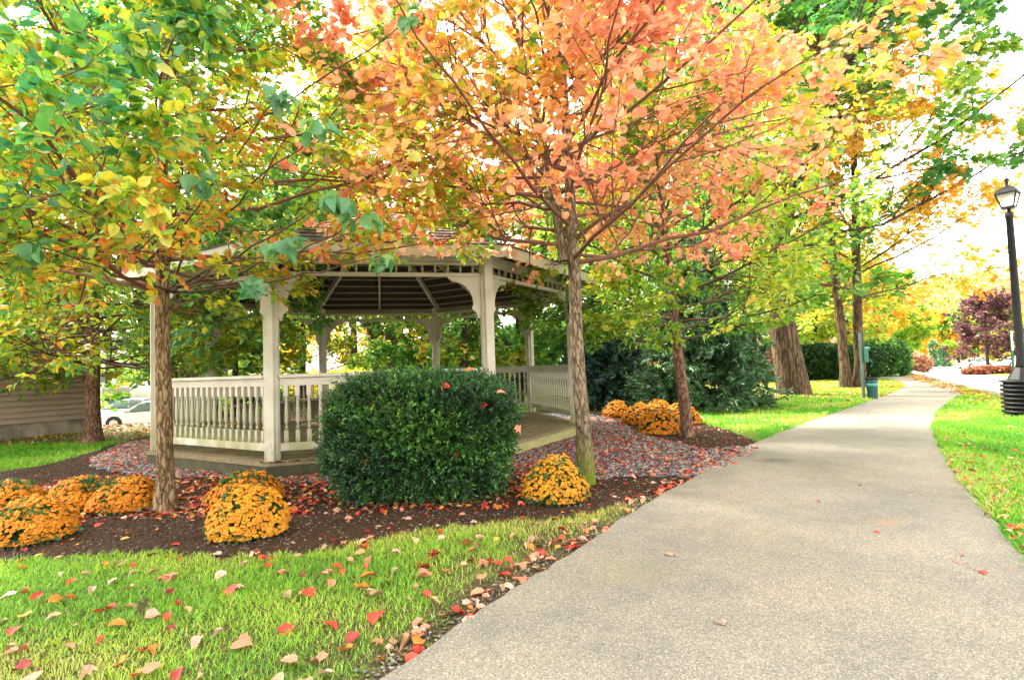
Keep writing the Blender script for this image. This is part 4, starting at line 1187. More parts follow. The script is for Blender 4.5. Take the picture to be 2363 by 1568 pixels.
# --- flower mounds
def blossom_template():
    n = 8; a = np.arange(n) * 2 * PI / n
    rings = [(.26, .20), (.58, .34), (1.0, .05), (.70, -.28)]
    V = [[0, 0, .12]]
    for i, (r, z) in enumerate(rings):
        rr = r * (1 + (.10 if i == 2 else 0) * np.where(np.arange(n) % 2 == 0, 1, -1))
        V += [[rr[k] * math.cos(a[k] + i * .2), rr[k] * math.sin(a[k] + i * .2), z] for k in range(n)]
    T = [(0, 1 + k, 1 + (k + 1) % n) for k in range(n)]
    Q = [(1 + i * n + k, 1 + i * n + (k + 1) % n, 1 + (i + 1) * n + (k + 1) % n, 1 + (i + 1) * n + k)[::-1] for i in range(3) for k in range(n)]
    ring_id = np.array([0] + [i + 1 for i in range(4) for _ in range(n)])
    return np.array(V), np.array(T), np.array(Q), ring_id
BT = blossom_template()
def mum(base, rx, ry, hz, label, seed, n, bs, warm=0.0):
    rg = np.random.default_rng(seed)
    root = empty('flower_mound', base, label, 'chrysanthemum', 'potted looking orange chrysanthemum mounds'.replace('potted looking ', ''))
    # blossoms spread evenly (rejection) over a dome
    cand = unit(rg.normal(0, 1, (n * 8, 3))); cand[:, 2] = np.abs(cand[:, 2]) * 1.1 - .28; cand = unit(cand)
    sel = []; mind = 2.05 / math.sqrt(n) * .90; 
    for c in cand:
        if c[2] < -.30: continue
        if not sel or np.min(np.linalg.norm(np.array(sel) - c, axis=1)) > mind * rg.uniform(.55, 1.15): sel.append(c)
        if len(sel) >= n: break
    d = np.array(sel)
    bul = 1 + .10 * np.exp(-((d[:, 2] - .1) / .35) ** 2)
    lum = bul + .10 * lownoise(d, 2.5, seed) + .025 * rg.normal(0, 1, len(d))
    pos = d * lum[:, None]
    pos = np.stack([pos[:, 0] * rx, pos[:, 1] * ry, .13 * hz + np.clip(pos[:, 2] + .02, -.3, 2) * hz * .87], -1)
    pos[:, 2] = np.maximum(pos[:, 2], .03)
    V0, T, Q, rid = BT
    m = len(pos)
    z = unit(d + np.array([0, 0, .45]) + rg.normal(0, .28, d.shape)); x = unit(np.cross(z, rg.normal(0, 1, z.shape))); y = np.cross(z, x)
    s = bs * rg.uniform(.72, 1.18, m)
    V = pos[:, None] + s[:, None, None] * (V0[None, :, 0:1] * x[:, None] + V0[None, :, 1:2] * y[:, None] + V0[None, :, 2:3] * z[:, None])
    off = (np.arange(m) * len(V0))[:, None, None]
    rc = np.array([[0.50, 0.14, 0.01], [0.66, 0.20, 0.012], [0.84, 0.35, 0.02], [0.88, 0.43 - .08 * warm, 0.035], [0.68, 0.22, 0.012]])
    C = rc[rid][None] * rg.uniform(.78, 1.12, (m, 1, 1)) * np.array([1, 1 - .10 * warm, 1])[None, None]
    C = C * (1 + rg.normal(0, .07, (m, 1, 3)))
    fo = npmesh('blossoms', V.reshape(-1, 3), [(T[None] + off).reshape(-1, 3), (Q[None] + off).reshape(-1, 4)], PETAL, np.clip(C.reshape(-1, 3), 0, .95))
    tag(link('blossoms', fo, root), kind='stuff')
    # foliage just under the blossoms
    nf = int(n * 5); dl = unit(rg.normal(0, 1, (nf, 3))); dl[:, 2] = np.abs(dl[:, 2]) - .15; dl = unit(dl)
    q = dl * (rg.uniform(.55, 1.0, nf) + .07 * (dl[:, 2] < .12))[:, None]
    pf = np.stack([q[:, 0] * rx, q[:, 1] * ry, np.maximum(.02, .13 * hz + q[:, 2] * hz * .87)], -1)
    colf = np.array([[0.05, 0.13, 0.03]]) * rg.uniform(.6, 1.7, (nf, 1))
    LV, LF, LC = leaves(pf, unit(dl + rg.normal(0, .5, dl.shape)), dl + rg.normal(0, .5, dl.shape), rg.uniform(.025, .05, nf), colf, 'ovate', rg=rg)
    link('foliage', npmesh('foliage', LV, LF, LEAF, LC), root)
    return root
MUMS = [(72, 1262, .235, .30, 'largest orange chrysanthemum mound at the left edge of the bed', 1, 330, .026, .6),
        (20, 1176, .22, .24, 'orange chrysanthemum mound behind the largest one at the left edge', 2, 260, .024, .8),
        (190, 1182, .235, .28, 'orange chrysanthemum mound between the left edge pair and the tan tree', 3, 300, .024, .8),
        (292, 1184, .235, .28, 'orange chrysanthemum mound touching the tan tree trunk', 4, 320, .025, .8),
        (573, 1250, .225, .36, 'bright yellow orange mound in front of the gazebo front left post', 5, 330, .026, 0.0),
        (568, 1176, .255, .30, 'orange mound with a red leaf on top beside the deck corner', 6, 330, .025, .9),
        (1285, 1166, .235, .37, 'pale golden mound at the foot of the red maple', 7, 330, .026, -.2),
        (1422, 963, .27, .36, 'small orange mound farthest back by the thin tree', 8, 170, .035, .8),
        (1480, 980, .31, .38, 'orange mound left in the cluster by the reddish tree', 9, 190, .036, .8),
        (1520, 962, .30, .34, 'orange mound at the back of the cluster by the reddish tree', 10, 180, .036, .8),
        (1527, 1003, .33, .42, 'front orange mound of the cluster by the reddish tree', 11, 210, .036, .7),
        (1571, 980, .31, .38, 'orange mound half hidden behind the reddish trunk', 12, 190, .036, .8)]
for vx, vy, rx, hz, lab, sd_, n_, bs, wm in MUMS:
    hz *= .90; rx *= (1.05 if vx < 1400 else .95); g = gp(vx, vy); g2 = (g[0] * (1 + rx * .8 / g[1]), g[1] + rx * .8, .008)
    mum(g2, rx, rx * .95, hz, lab, 300 + sd_, int(n_ * 2.7), bs * .76, wm)

# ================================================================== GRASS, GRAVEL, MULCH BITS
def grass_at(P, h0, wd, cols, wts, seed, name, label, z0=None):
    rg = np.random.default_rng(seed); n = len(P)
    z = H(P[:, 0], P[:, 1])
    az = rg.uniform(0, 2 * PI, n); dirh = np.stack([np.cos(az), np.sin(az)], -1)
    h = h0 * rg.uniform(.5, 1.35, n) * (1 + .35 * lownoise(np.c_[P, z], 1.6, seed)); ln = h * rg.uniform(.2, 1.9, n)
    sd2 = np.stack([-dirh[:, 1], dirh[:, 0]], -1) * (wd * rg.uniform(.6, 1.3, n))[:, None] / 2
    b = np.c_[P, z]
    V = np.zeros((n, 5, 3))
    V[:, 0] = b; V[:, 0, :2] -= sd2; V[:, 1] = b; V[:, 1, :2] += sd2
    mid = b.copy(); mid[:, :2] += dirh * (ln * .35)[:, None]; mid[:, 2] += h * .62
    V[:, 2] = mid; V[:, 2, :2] += sd2 * .8; V[:, 3] = mid; V[:, 3, :2] -= sd2 * .8
    V[:, 4] = b; V[:, 4, :2] += dirh * ln[:, None]; V[:, 4, 2] += h
    o = (np.arange(n) * 5)[:, None]
    c = palette(b, cols, wts, seed, 1.3, .2, .5, rg)
    me = npmesh(name, V.reshape(-1, 3), [o + np.array([[0, 1, 2, 3]]), o + np.array([[3, 2, 4]])], GRASSM, np.repeat(c, 5, 0))
    return tag(link(name, me), label, 'grass', kind='stuff')
def samp(x0, x1, y0, y1, n, seed):
    rg = np.random.default_rng(seed)
    return np.stack([rg.uniform(x0, x1, n), rg.uniform(y0, y1, n)], -1)
def inview(P, mg=1.08):
    return np.abs(P[:, 0]) < (512 / 538 * mg) * P[:, 1] + .3
EDG = lambda P, s=.05: P + np.stack([lownoise(np.c_[P, P[:, :1] * 0], 9, 1), lownoise(np.c_[P, P[:, :1] * 0], 9, 2)], -1) * s
def notpave(P, path=True):
    Q = EDG(P, .035)
    m = ~inpoly(Q, PATHP) & ~inpoly(EDG(P, .09), BEDP)
    return m
GC1 = [(0.10, 0.32, 0.02), (0.20, 0.48, 0.025), (0.36, 0.58, 0.035), (0.54, 0.62, 0.09), (0.68, 0.60, 0.26)]
P = samp(-4.2, 1.6, .9, 4.6, 520000, 1)
P = P[inview(P)]
dens = np.clip(1.25 - P[:, 1] * .13, .5, 1)
P = P[(RG.uniform(0, 1, len(P)) < dens * .55) & notpave(P)]
bare = lownoise(np.c_[P, P[:, :1] * 0], 2.4, 77)
edge_d = lownoise(np.c_[P, P[:, :1] * 0], 6, 78)
pe = np.array([np.min(np.hypot(PATHP[:, 0] - x, PATHP[:, 1] - y)) for x, y in P]) if len(P) < 5000 else None
def pathdist(P):
    out = np.full(len(P), 9.0); Q = PATHP
    for i in range(0, len(P), 20000):
        out[i:i + 20000] = np.sqrt(((P[i:i + 20000, None, :] - Q[None, ::2, :]) ** 2).sum(-1)).min(1)
    return out
pdst = pathdist(P)
pw2 = .18 + .46 * sstep((lownoise(np.c_[P, P[:, :1] * 0], 1.7, 79) + .3) / .7)
k = (bare < .85) & (RG.uniform(0, 1, len(P)) < np.clip((pdst - .04 + .09 * edge_d) / pw2, .02, 1) ** 1.5) & (RG.uniform(0, 1, len(P)) < .8 + .5 * bare)
grass_at(P[k], .028, .0036, GC1, [1.6, 4.0, 4.6, 2.8, 1.3], 11, 'near_grass', 'thick green and straw grass blades in the foreground strip')
kk = RG.uniform(0, 1, len(P)) < .07
grass_at(P[kk], .014, .0035, [(0.62, 0.50, 0.26), (0.72, 0.60, 0.36), (0.5, 0.36, 0.16)], [3, 2, 2], 15, 'dry_grass', 'dead straw coloured blades lying in the foreground lawn')
print('near grass', k.sum())
GC2 = [(0.10, 0.34, 0.02), (0.17, 0.46, 0.025), (0.28, 0.56, 0.03), (0.42, 0.58, 0.06), (0.60, 0.52, 0.2)]
P = samp(2.5, 9.5, 2.4, 9.0, 330000, 2)
P = P[inview(P) & (P[:, 0] > P[:, 1] * .45)]; P = P[notpave(P)]
P = P[RG.uniform(0, 1, len(P)) < np.clip(1.1 - P[:, 1] * .07, .3, 1)]
grass_at(P, .05, .0065, GC2, [2.5, 4, 3, 1.2, .5], 12, 'verge_grass', 'bright green grass on the verge right of the footpath')
P = samp(-1, 20, 8.2, 24, 420000, 3); P = P[inview(P) & notpave(P)]
P = P[~inpoly(P, [(GC[0] + 3.6 * math.cos(t), GC[1] + 3.6 * math.sin(t)) for t in np.linspace(0, 6.2, 16)])]
dk = .86 * (P[:, 0] - 10.7) - .51 * (P[:, 1] - 11.7); P = P[(dk < .1) & ((P[:, 0] > .5) | (P[:, 1] > 13))]
P = P[RG.uniform(0, 1, len(P)) < np.clip(1.3 - P[:, 1] * .045, .3, 1)]
grass_at(P, .06, .012, GC2, [2.5, 4, 3, 1.6, .6], 13, 'lawn_grass', 'bright green lawn grass around the spruce and maples')
P = samp(-14, -3.5, 7.2, 12.6, 150000, 4); P = P[inview(P) & notpave(P)]
gl = lownoise(np.c_[P, P[:, :1] * 0], .8, 9)
strip = (P[:, 1] < 9.9 + .35 * gl); thin = RG.uniform(0, 1, len(P)) < .06
P = P[(strip | thin | (gl > 1.1)) & (RG.uniform(0, 1, len(P)) < .75)]
grass_at(P, .05, .010, GC2, [4, 4, 2, .6, .3], 14, 'back_grass', 'bright green strip of grass in front of the shed')

def bits(P, z, smin, smax, cols, wts, seed, name, label, cat, mat, flat=.5):
    rg = np.random.default_rng(seed); n = len(P)
    B = np.array([[1, 0, 0], [0, 1, 0], [-1, 0, 0], [0, -1, 0], [0, 0, 1], [0, 0, -1]], float)
    T = np.array([[0, 1, 4], [1, 2, 4], [2, 3, 4], [3, 0, 4], [1, 0, 5], [2, 1, 5], [3, 2, 5], [0, 3, 5]])
    s = rg.uniform(smin, smax, n); az = rg.uniform(0, PI, n); asp = rg.uniform(.5, 1.0, n)
    V = np.repeat(B[None], n, 0) * (1 + rg.uniform(-.25, .25, (n, 6, 1)))
    V[:, :, 1] *= asp[:, None]; V[:, :, 2] *= flat
    V *= s[:, None, None]
    x = V[:, :, 0] * np.cos(az)[:, None] - V[:, :, 1] * np.sin(az)[:, None]; y = V[:, :, 0] * np.sin(az)[:, None] + V[:, :, 1] * np.cos(az)[:, None]
    V[:, :, 0] = x + P[:, 0:1]; V[:, :, 1] = y + P[:, 1:2]; V[:, :, 2] += z + (s * flat * .6)[:, None]
    col = palette(np.c_[P, P[:, :1] * 0], cols, wts, seed, 2, .2, .1, rg)
    me = npmesh(name, V.reshape(-1, 3), [(T[None] + (np.arange(n) * 6)[:, None, None]).reshape(-1, 3)], mat, np.repeat(col, 6, 0))
    return tag(link(name, me), label, cat, kind='stuff')
P = samp(-7.5, 4.5, 3, 14, 130000, 21); P = P[inview(P)]; P = P[inpoly(EDG(P, .06), GRVP)]
dP = [(GC[0] + (GR + .05) * math.cos(GTH + i * PI / 4), GC[1] + (GR + .05) * math.sin(GTH + i * PI / 4)) for i in range(8)]
P = P[~inpoly(P, dP)][:26000]
bits(P, .012, .010, .026, [(0.11, 0.115, 0.125), (0.21, 0.22, 0.235), (0.34, 0.35, 0.365), (0.48, 0.48, 0.47)], [3, 4, 3, 1], 22, 'gravel_stones', 'loose blue grey gravel stones beside the deck', 'gravel', DRYLEAF)
P = samp(-7.5, 4, 2.6, 9, 60000, 23); P = P[inview(P)]; P = P[inpoly(P, BEDP) & ~inpoly(P, GRVP)][:15000]
bits(P, .006, .004, .017, [(0.05, 0.03, 0.02), (0.12, 0.08, 0.055), (0.19, 0.13, 0.09), (0.30, 0.25, 0.2)], [5, 4, 1.2, .35], 24, 'mulch_chips', 'bark chips and pebbles in the mulch bed', 'mulch', DRYLEAF, .4)
P = samp(-.8, 2.2, 1.2, 4.6, 26000, 25); P = P[inview(P)]; pdst = pathdist(P); P = P[~inpoly(P, PATHP) & (pdst < .13 + .05 * RG.normal(0, 1, len(P)))][:2600]
bits(P, .003, .005, .016, [(0.07, 0.055, 0.045), (0.16, 0.14, 0.12), (0.30, 0.27, 0.24), (0.14, 0.2, 0.03)], [4, 3, 1.5, 1.5], 26, 'edge_gravel', 'crumbled stones and moss along the footpath edge', 'gravel', DRYLEAF, .5)

# ================================================================== FALLEN LEAVES
rgl = np.random.default_rng(99)
def region(x0, x1, y0, y1, n, cond, seed):
    P = samp(x0, x1, y0, y1, n, seed); P = P[inview(P)]
    return P[cond(P)]
FR = []   # x, y, z, surface, palette index
PALS = {'red': (0.62, 0.06, 0.035), 'salmon': (0.68, 0.26, 0.16), 'tan': (0.50, 0.32, 0.18), 'orange': (0.66, 0.22, 0.04), 'yellow': (0.66, 0.42, 0.07), 'dark red': (0.30, 0.03, 0.025), 'pale pink': (0.68, 0.42, 0.32)}
KEYS = list(PALS)
def addl(P, z, surf, w_):
    w_ = np.array(w_, float); w_ /= w_.sum()
    ks = rgl.choice(len(KEYS), len(P), p=w_)
    for p, k in zip(P, ks): FR.append((p[0], p[1], float(H(p[0], p[1])) + z, surf, k))
mix1 = [4, 3, 2.2, 2, .25, 1.2, 2.2]
near = region(-4, 1.6, 1.1, 4.7, 760, lambda P: ~inpoly(P, PATHP) & ~inpoly(P, BEDP), 31); addl(near, .030, 'grass', mix1)
P = region(-1.5, 3, 1.2, 6, 14000, lambda P: ~inpoly(P, PATHP), 32); pdst = pathdist(P); P = P[(pdst < .22 + .1 * lownoise(np.c_[P, P[:, :1]], 2, 8)) & (P[:, 1] > 2.0)]; addl(P[:150], .022, 'grass edge of the path', [4, 4, 1.5, 1.5, .3, 2.5, 4])
addl(region(-6, 3, 3, 6.6, 640, lambda P: inpoly(P, BEDP) & ~inpoly(P, GRVP), 33), .012, 'dark mulch', [3, 3, 2, 3, .5, 2, 2])
addl(region(-.2, 5, 5, 11, 7500, lambda P: inpoly(P, GRVP) & ~inpoly(P, dP) , 34), .026, 'gravel', [5, 4, .7, 1.5, .2, 4, 3])
addl(region(-5.2, .2, 4.3, 6.4, 2600, lambda P: inpoly(P, BEDP) & ~inpoly(P, dP), 45), .024, 'mulch beside the deck', [4, 3, 2, 4, .3, 3, 2])
addl(region(-7.2, 0, 4.8, 10, 8000, lambda P: inpoly(P, GRVP) & ~inpoly(P, dP), 35), .026, 'gravel', [4, 3, 1.5, 3, .2, 3, 2])
P = region(0, 5, 4.5, 9, 9000, lambda P: inpoly(P, BEDP) & (P[:, 0] > .2), 36); addl(P[:500], .012, 'dark mulch', [5, 3, .5, 1, .2, 3, 3])
addl(region(.6, 8, 1.2, 14, 75, lambda P: inpoly(P, PATHP), 37), .024, 'asphalt path', [2, 3, 2, 1, .6, 1, 3])
P = region(2, 9, 2.5, 9, 16000, lambda P: ~inpoly(P, PATHP) & (P[:, 0] > P[:, 1] * .5), 38); pdst = pathdist(P); P = P[rgl.uniform(0, 1, len(P)) < .55 * np.exp(-pdst / .25) * np.clip((8 - P[:, 1]) / 4, 0, 1) + .012]; addl(P, .045, 'bright green verge', [2.5, 4, 2, 3, 1, .6, 4])
addl(region(3, 11, 8, 15, 420, lambda P: ~inpoly(P, PATHP) & ~inpoly(P, BEDP), 39), .05, 'lawn', [.5, 1, 2, 2, 4, .2, 1])
addl(region(5.5, 19, 13.5, 26, 7000, lambda P: ~inpoly(P, PATHP) & (.86 * (P[:, 0] - 10.7) - .51 * (P[:, 1] - 11.7) < 0) & (np.hypot(P[:, 0] - 10, P[:, 1] - 17.5) < 6.5 + rgl.normal(0, 1, len(P))), 40), .05, 'lawn under the maples', [.1, .6, 1.5, 4, 6, .1, .4])
P = region(8, 20, 9, 26, 30000, lambda P: np.abs(.86 * (P[:, 0] - 10.7) - .51 * (P[:, 1] - 11.7)) < .5, 41); addl(P[:1100], .05, 'kerb', [.1, .6, 1.5, 3, 6, .1, .6])
addl(region(-14, -4, 8.5, 14, 1500, lambda P: ~inpoly(P, BEDP), 42), .03, 'worn ground', [.5, 1.5, 3, 3, 2, .6, 1])
P = region(-5.4, .9, 6, 12, 420, lambda P: inpoly(P, dP), 43); addl(P, ZD + .02, 'deck', [3, 3, 2, 3, .2, 2, 1.5])
FR.sort(key=lambda f: math.hypot(f[0], f[1]))
near_lv = FR[:296]; rest = FR[296:]
variants = {}
for k, key in enumerate(KEYS):
    for v in range(4):
        r_ = np.random.default_rng(500 + k * 10 + v)
        c = np.array([PALS[key]]) * r_.uniform(.85, 1.15)
        sub = ('broad', 'ovate', 'lobed', 'ovate')[v]
        LV, LF, LC = leaves(np.zeros((1, 3)), np.array([[1., 0, 0]]), np.array([[0, 0, 1.]]), np.array([.058]), c, sub, curl=(1.2 + v * .6, 1.8 + v * .7), rg=r_)
        LC = LC * r_.uniform(.85, 1.1, (len(LC), 1))
        st_ = MB().tube([(0, 0, 0), (-.02, .003, .004), (-.034, .008, .002)], .0011, 4)
        nb_ = len(LV)
        LV = np.concatenate([LV, np.array(st_.v)]); q4 = np.array([f for f in st_.f if len(f) == 4]) + nb_
        LF2 = {3: [f for f in LF if f.shape[1] == 3], 4: [f for f in LF if f.shape[1] == 4]}
        LC = np.concatenate([LC, np.tile(np.array([[.3, .12, .06]]), (len(st_.v), 1))])
        variants[(k, v)] = npmesh('fallen_leaf', LV, LF + [q4], DRYLEAF, np.clip(LC, 0, .95), smooth=True)
def centrex(f):
    return 'left' if f[0] < -1.2 else 'middle'
for f in near_lv:
    o = link('fallen_leaf', variants[(f[4], rnd.randrange(4))])
    o.location = (f[0], f[1], f[2]); s_ = rnd.uniform(.75, 1.45); o.scale = (s_, s_, s_)
    o.rotation_euler = (rnd.uniform(-.45, .45) if 'grass' in f[3] else rnd.uniform(-.15, .15), rnd.uniform(-.35, .35) if 'grass' in f[3] else rnd.uniform(-.12, .12), rnd.uniform(0, 6.28))
    key = KEYS[f[4]]
    tag(o, 'fallen %s leaf lying on the %s in the foreground' % (key, {'grass': 'grass'}.get(f[3], f[3])), 'leaf', 'fallen %s leaves on the %s' % (key, f[3]))
A = np.array([(f[0], f[1], f[2]) for f in rest]); kc = np.array([PALS[KEYS[f[4]]] for f in rest]) * rgl.uniform(.75, 1.15, (len(rest), 1))
n = len(A); dd = np.zeros((n, 3)); az = rgl.uniform(0, 2 * PI, n); dd[:, 0] = np.cos(az); dd[:, 1] = np.sin(az); dd[:, 2] = rgl.normal(0, .15, n)
nr = np.array([[0, 0, 1.]]) + rgl.normal(0, .22, (n, 3))
dist = np.hypot(A[:, 0], A[:, 1])
LV, LF, LC = leaves(A, dd, nr, rgl.uniform(.04, .075, n) * np.clip(dist / 9, 1, 1.6), kc, 'ovate', curl=(1, 3), rg=rgl)
tag(link('leaf_litter', npmesh('leaf_litter', LV, LF, DRYLEAF, LC)), 'scattered red orange and yellow fallen leaves on gravel, mulch and lawn', 'leaf litter', kind='stuff')
# leaves caught in the yew and on mounds
for j, (x, y, z, k) in enumerate([(-.62, 4.47, .98, 0), (-.15, 4.47, .92, 1), (-.92, 4.48, .74, 0), (-1.33, 4.47, .40, 3), (-.30, 4.5, .80, 0), (-1.25, 4.5, .86, 3), (.0, 4.6, .62, 1), (-.55, 4.46, .42, 0), (-.42, 4.6, 1.1, 3), (-.85, 4.47, .55, 2)]):
    o = link('fallen_leaf', variants[(k, j % 4)]); o.location = (x * .96, y - .02, z); o.scale = (1.25,) * 3; o.rotation_euler = (rnd.uniform(.6, 1.3), rnd.uniform(-.6, .6), rnd.uniform(-1, 1)); 
    tag(o, 'fallen %s leaf caught in the dark yew bush' % KEYS[k], 'leaf', 'leaves caught in the yew bush')

# large leaved sprays reaching out from the tan tree towards the footpath
rs = np.random.default_rng(404)
for (vx, vy, yy, nn) in ((640, 220, 2.9, 11), (740, 300, 2.9, 8), (770, 460, 2.8, 12), (830, 500, 3.0, 10), (650, 560, 3.0, 13), (470, 420, 2.8, 10), (400, 330, 2.9, 8), (950, 40, 2.9, 7), (600, 650, 3.2, 7), (880, 590, 3.4, 9), (90, 570, 2.9, 8), (330, 60, 2.8, 8)):
    p = np.array(D(vx, vy, yy)) - np.array(b1)
    top = np.array([0.0, 0.05, max(1.9, p[2] - .25)])
    L_ = np.linalg.norm(p - top)
    Pt = polylines(top[None], unit(p - top)[None], np.array([L_]), 10, np.zeros((1, 3)), .10, rs)
    Pt += np.linspace(0, 1, 10)[None, :, None] * (p - Pt[0, -1])[None, None]
    V, F = tube_mesh([(Pt, np.linspace(.012, .003, 10)[None])], [6])
    tr_ = [o for o in bpy.data.objects if o.name == 'shade_tree'][0]
    link('branch', npmesh('branch', V, [F], TWIG, smooth=True), tr_)
    end = Pt[0, -1]
    pos = end + rs.normal(0, .026, (nn, 3)) * np.array([1.3, 1, .7]); dd = unit(pos - end + np.array([0, 0, -.03]) + rs.normal(0, .03, (nn, 3))); dd[:, 2] -= .35
    cc = np.array([[0.09, 0.30, 0.10], [0.15, 0.36, 0.12], [0.07, 0.24, 0.06], [0.24, 0.42, 0.10]])[rs.integers(0, 4, nn)]
    LV, LF, LC = leaves(pos, dd, np.array([[0, -.5, 1.0]]) + rs.normal(0, .45, (nn, 3)), rs.uniform(.065, .105, nn), cc, 'lobed' if nn % 2 else 'broad', curl=(1, 2.6), rg=rs)
    link('leaf_spray', npmesh('leaf_spray', LV, LF, LEAF, LC, smooth=True), tr_)

# roots at the tan tree
troot = [o for o in bpy.data.objects if o.name == 'shade_tree'][0]
for j, (a0, l_, w_) in enumerate(((-1.2, .55, .016), (-.35, .5, .014), (-2.2, .4, .012), (-2.9, .35, .013), (.3, .4, .012))):
    pts = []
    for k in range(8):
        t_ = k / 7; a_ = a0 + .5 * math.sin(3 * t_ + j)
        pts.append((math.cos(a_) * (.10 + l_ * t_), math.sin(a_) * (.10 + l_ * t_), .022 - .03 * t_ + .008 * math.sin(9 * t_)))
    MB().tube(pts, [w_ * (1 - .65 * k / 7) for k in range(8)], 7).build('surface_root', BARK_RED, troot, True)

# ================================================================== BUILT THINGS
# shed with lapped siding, left
A_ = Vector((-9.45, 12.1, 0)); dv = Vector((-.60, -.80, 0)).normalized(); nv = Vector((-dv.y, dv.x, 0))
if nv.y > 0: nv = -nv      # towards the camera side
shd = empty('shed', (A_.x, A_.y, 0), 'tan sided shed on a stained concrete footing at the left edge', 'shed')
inn = -nv
W_, Dp = 9.0, 6.0; zt = 3.3
def sh_loc(s_, d_, z_): 
    p = dv * s_ + inn * d_; return Vector((p.x, p.y, z_))
Rz = math.atan2(dv.y, dv.x)
MB().box(sh_loc(W_ / 2, Dp / 2, -.10), (W_ - .04, Dp - .04, .80), rz=Rz).build('footing', CONC, shd)
MB().box(sh_loc(W_ / 2, Dp / 2, (.30 + zt) / 2), (W_ - .03, Dp - .03, zt - .30), rz=Rz).build('wall', SIDING, shd)
sd_mb = MB(); z_ = .31
while z_ < zt - .1:
    c = sh_loc(W_ / 2, -.018, z_ + .055)
    sd_mb.box(c, (W_, .010, .124), M=Matrix.Rotation(Rz, 3, 'Z') @ Matrix.Rotation(-.24 if (Matrix.Rotation(Rz, 3, 'Z') @ Vector((0, 1, 0))).dot(nv) < 0 else .24, 3, 'X'))
    z_ += .118
sd_mb.build('siding', SIDING, shd)
MB().box(sh_loc(-.01, -.02, (.28 + zt) / 2), (.08, .06, zt - .28), rz=Rz).build('corner_trim', PAINT_DIM, shd)
rfm = MB()
a0, a1 = sh_loc(-.3, -.35, zt - .1), sh_loc(W_ + .3, -.35, zt - .1); b0, b1 = sh_loc(-.3, Dp / 2, zt + 1.5), sh_loc(W_ + .3, Dp / 2, zt + 1.5); c0, c1 = sh_loc(-.3, Dp + .35, zt - .1), sh_loc(W_ + .3, Dp + .35, zt - .1)
up = Vector((0, 0, .12))
rfm.add([a0, a1, b1, b0, c0, c1, a0 + up, a1 + up, b1 + up, b0 + up, c0 + up, c1 + up], [(6, 7, 8, 9), (9, 8, 11, 10), (0, 3, 2, 1), (3, 4, 5, 2), (0, 1, 7, 6), (4, 10, 11, 5), (0, 6, 9, 3), (3, 9, 10, 4), (1, 2, 8, 7), (2, 5, 11, 8)])
rfm.build('roof', SHINGLE, shd)

# enclosure, dumpster, white fence at the lower car park
p = D(108, 900, 38)
def px_x(px, yy): return (px - 512) / 538 * yy
GZ = -1.6
du = empty('dumpster', (px_x(105, 37), 37, GZ + .03), 'dark green dumpster with a sticker standing in the beige enclosure', 'dumpster')
body = MB().add([(-1.1, -.6, .15), (1.0, -.6, .15), (1.15, -.6, 1.35), (-1.15, -.6, 1.35), (-1.1, .7, .15), (1.0, .7, .15), (1.15, .8, 1.6), (-1.15, .8, 1.6)], [(0, 1, 2, 3), (5, 4, 7, 6), (4, 0, 3, 7), (1, 5, 6, 2), (3, 2, 6, 7), (4, 5, 1, 0)])
body.build('body', GREENM, du, bevel=.02)
MB().add([(-1.18, -.66, 1.36), (1.18, -.66, 1.36), (1.18, .8, 1.68), (-1.18, .8, 1.68), (-1.18, -.66, 1.42), (1.18, -.66, 1.42), (1.1, .75, 1.74), (-1.1, .75, 1.74)], [(0, 3, 2, 1), (4, 5, 6, 7), (0, 1, 5, 4), (2, 3, 7, 6), (1, 2, 6, 5), (3, 0, 4, 7)]).build('lid', BLACKP, du)
st = MB().box((.30, -.612, .98), (.62, .012, .48)).build('sticker', STICK, du)
for ch, xx, cc in (('W', .17, (0.02, 0.25, 0.06)), ('M', .40, (0.8, 0.45, 0.03))):
    cu = bpy.data.curves.new('letter', 'FONT'); cu.body = ch; cu.size = .26; cu.align_x = 'CENTER'; cu.extrude = .004
    to = bpy.data.objects.new('letter', cu); COL.objects.link(to)
    bpy.context.view_layer.update()
    me = bpy.data.meshes.new_from_object(to.evaluated_get(bpy.context.evaluated_depsgraph_get()))
    bpy.data.objects.remove(to)
    me.materials.clear(); me.materials.append(simple('letter_ink', cc, None, 3))
    lo = link('lettering', me, st); lo.location = (xx, -.624, .98); lo.rotation_euler = (PI / 2, 0, 0)
for w_ in (-.9, .8):
    MB().box((w_, -.3, .08), (.12, .3, .14)).build('skid', BLACKP, du)
en = empty('enclosure', (px_x(115, 38.6), 38.6, GZ), 'beige board enclosure around the dumpster', 'enclosure')
MB().box((-3.2, 0.3, 1.1), (7.0, .12, 2.2)).build('back_panel', BEIGEP, en)
MB().box((.62, -1.1, 1.1), (.5, 2.6, 2.15)).build('side_panel', BEIGEP, en)
wf = empty('vinyl_fence', (px_x(125, 39.5), 39.5, GZ), 'white vinyl privacy fence behind the parked cars', 'fence')
for i in range(8):
    MB().box((1.0 + i * 2.2, 0, 1.05), (2.06, .05, 1.9)).build('panel', WHITEP, wf)
    MB().box((-.1 + i * 2.2, 0, 1.08), (.13, .13, 2.16)).build('post', WHITEP, wf)
hs_ = empty('house', (px_x(95, 62), 62, GZ), 'white house glimpsed behind the fence beyond the dumpster', 'house')
MB().box((7, 3, 2.6), (22, 8, 5.2)).build('wall', WHITEP, hs_)
MB().add([(-4.5, -1.6, 5.2), (18.5, -1.6, 5.2), (18.5, 3, 8), (-4.5, 3, 8), (-4.5, 7.6, 5.2), (18.5, 7.6, 5.2)], [(0, 1, 2, 3), (3, 2, 5, 4), (0, 3, 4), (1, 5, 2), (0, 4, 5, 1)]).build('roof', SHINGLE, hs_)
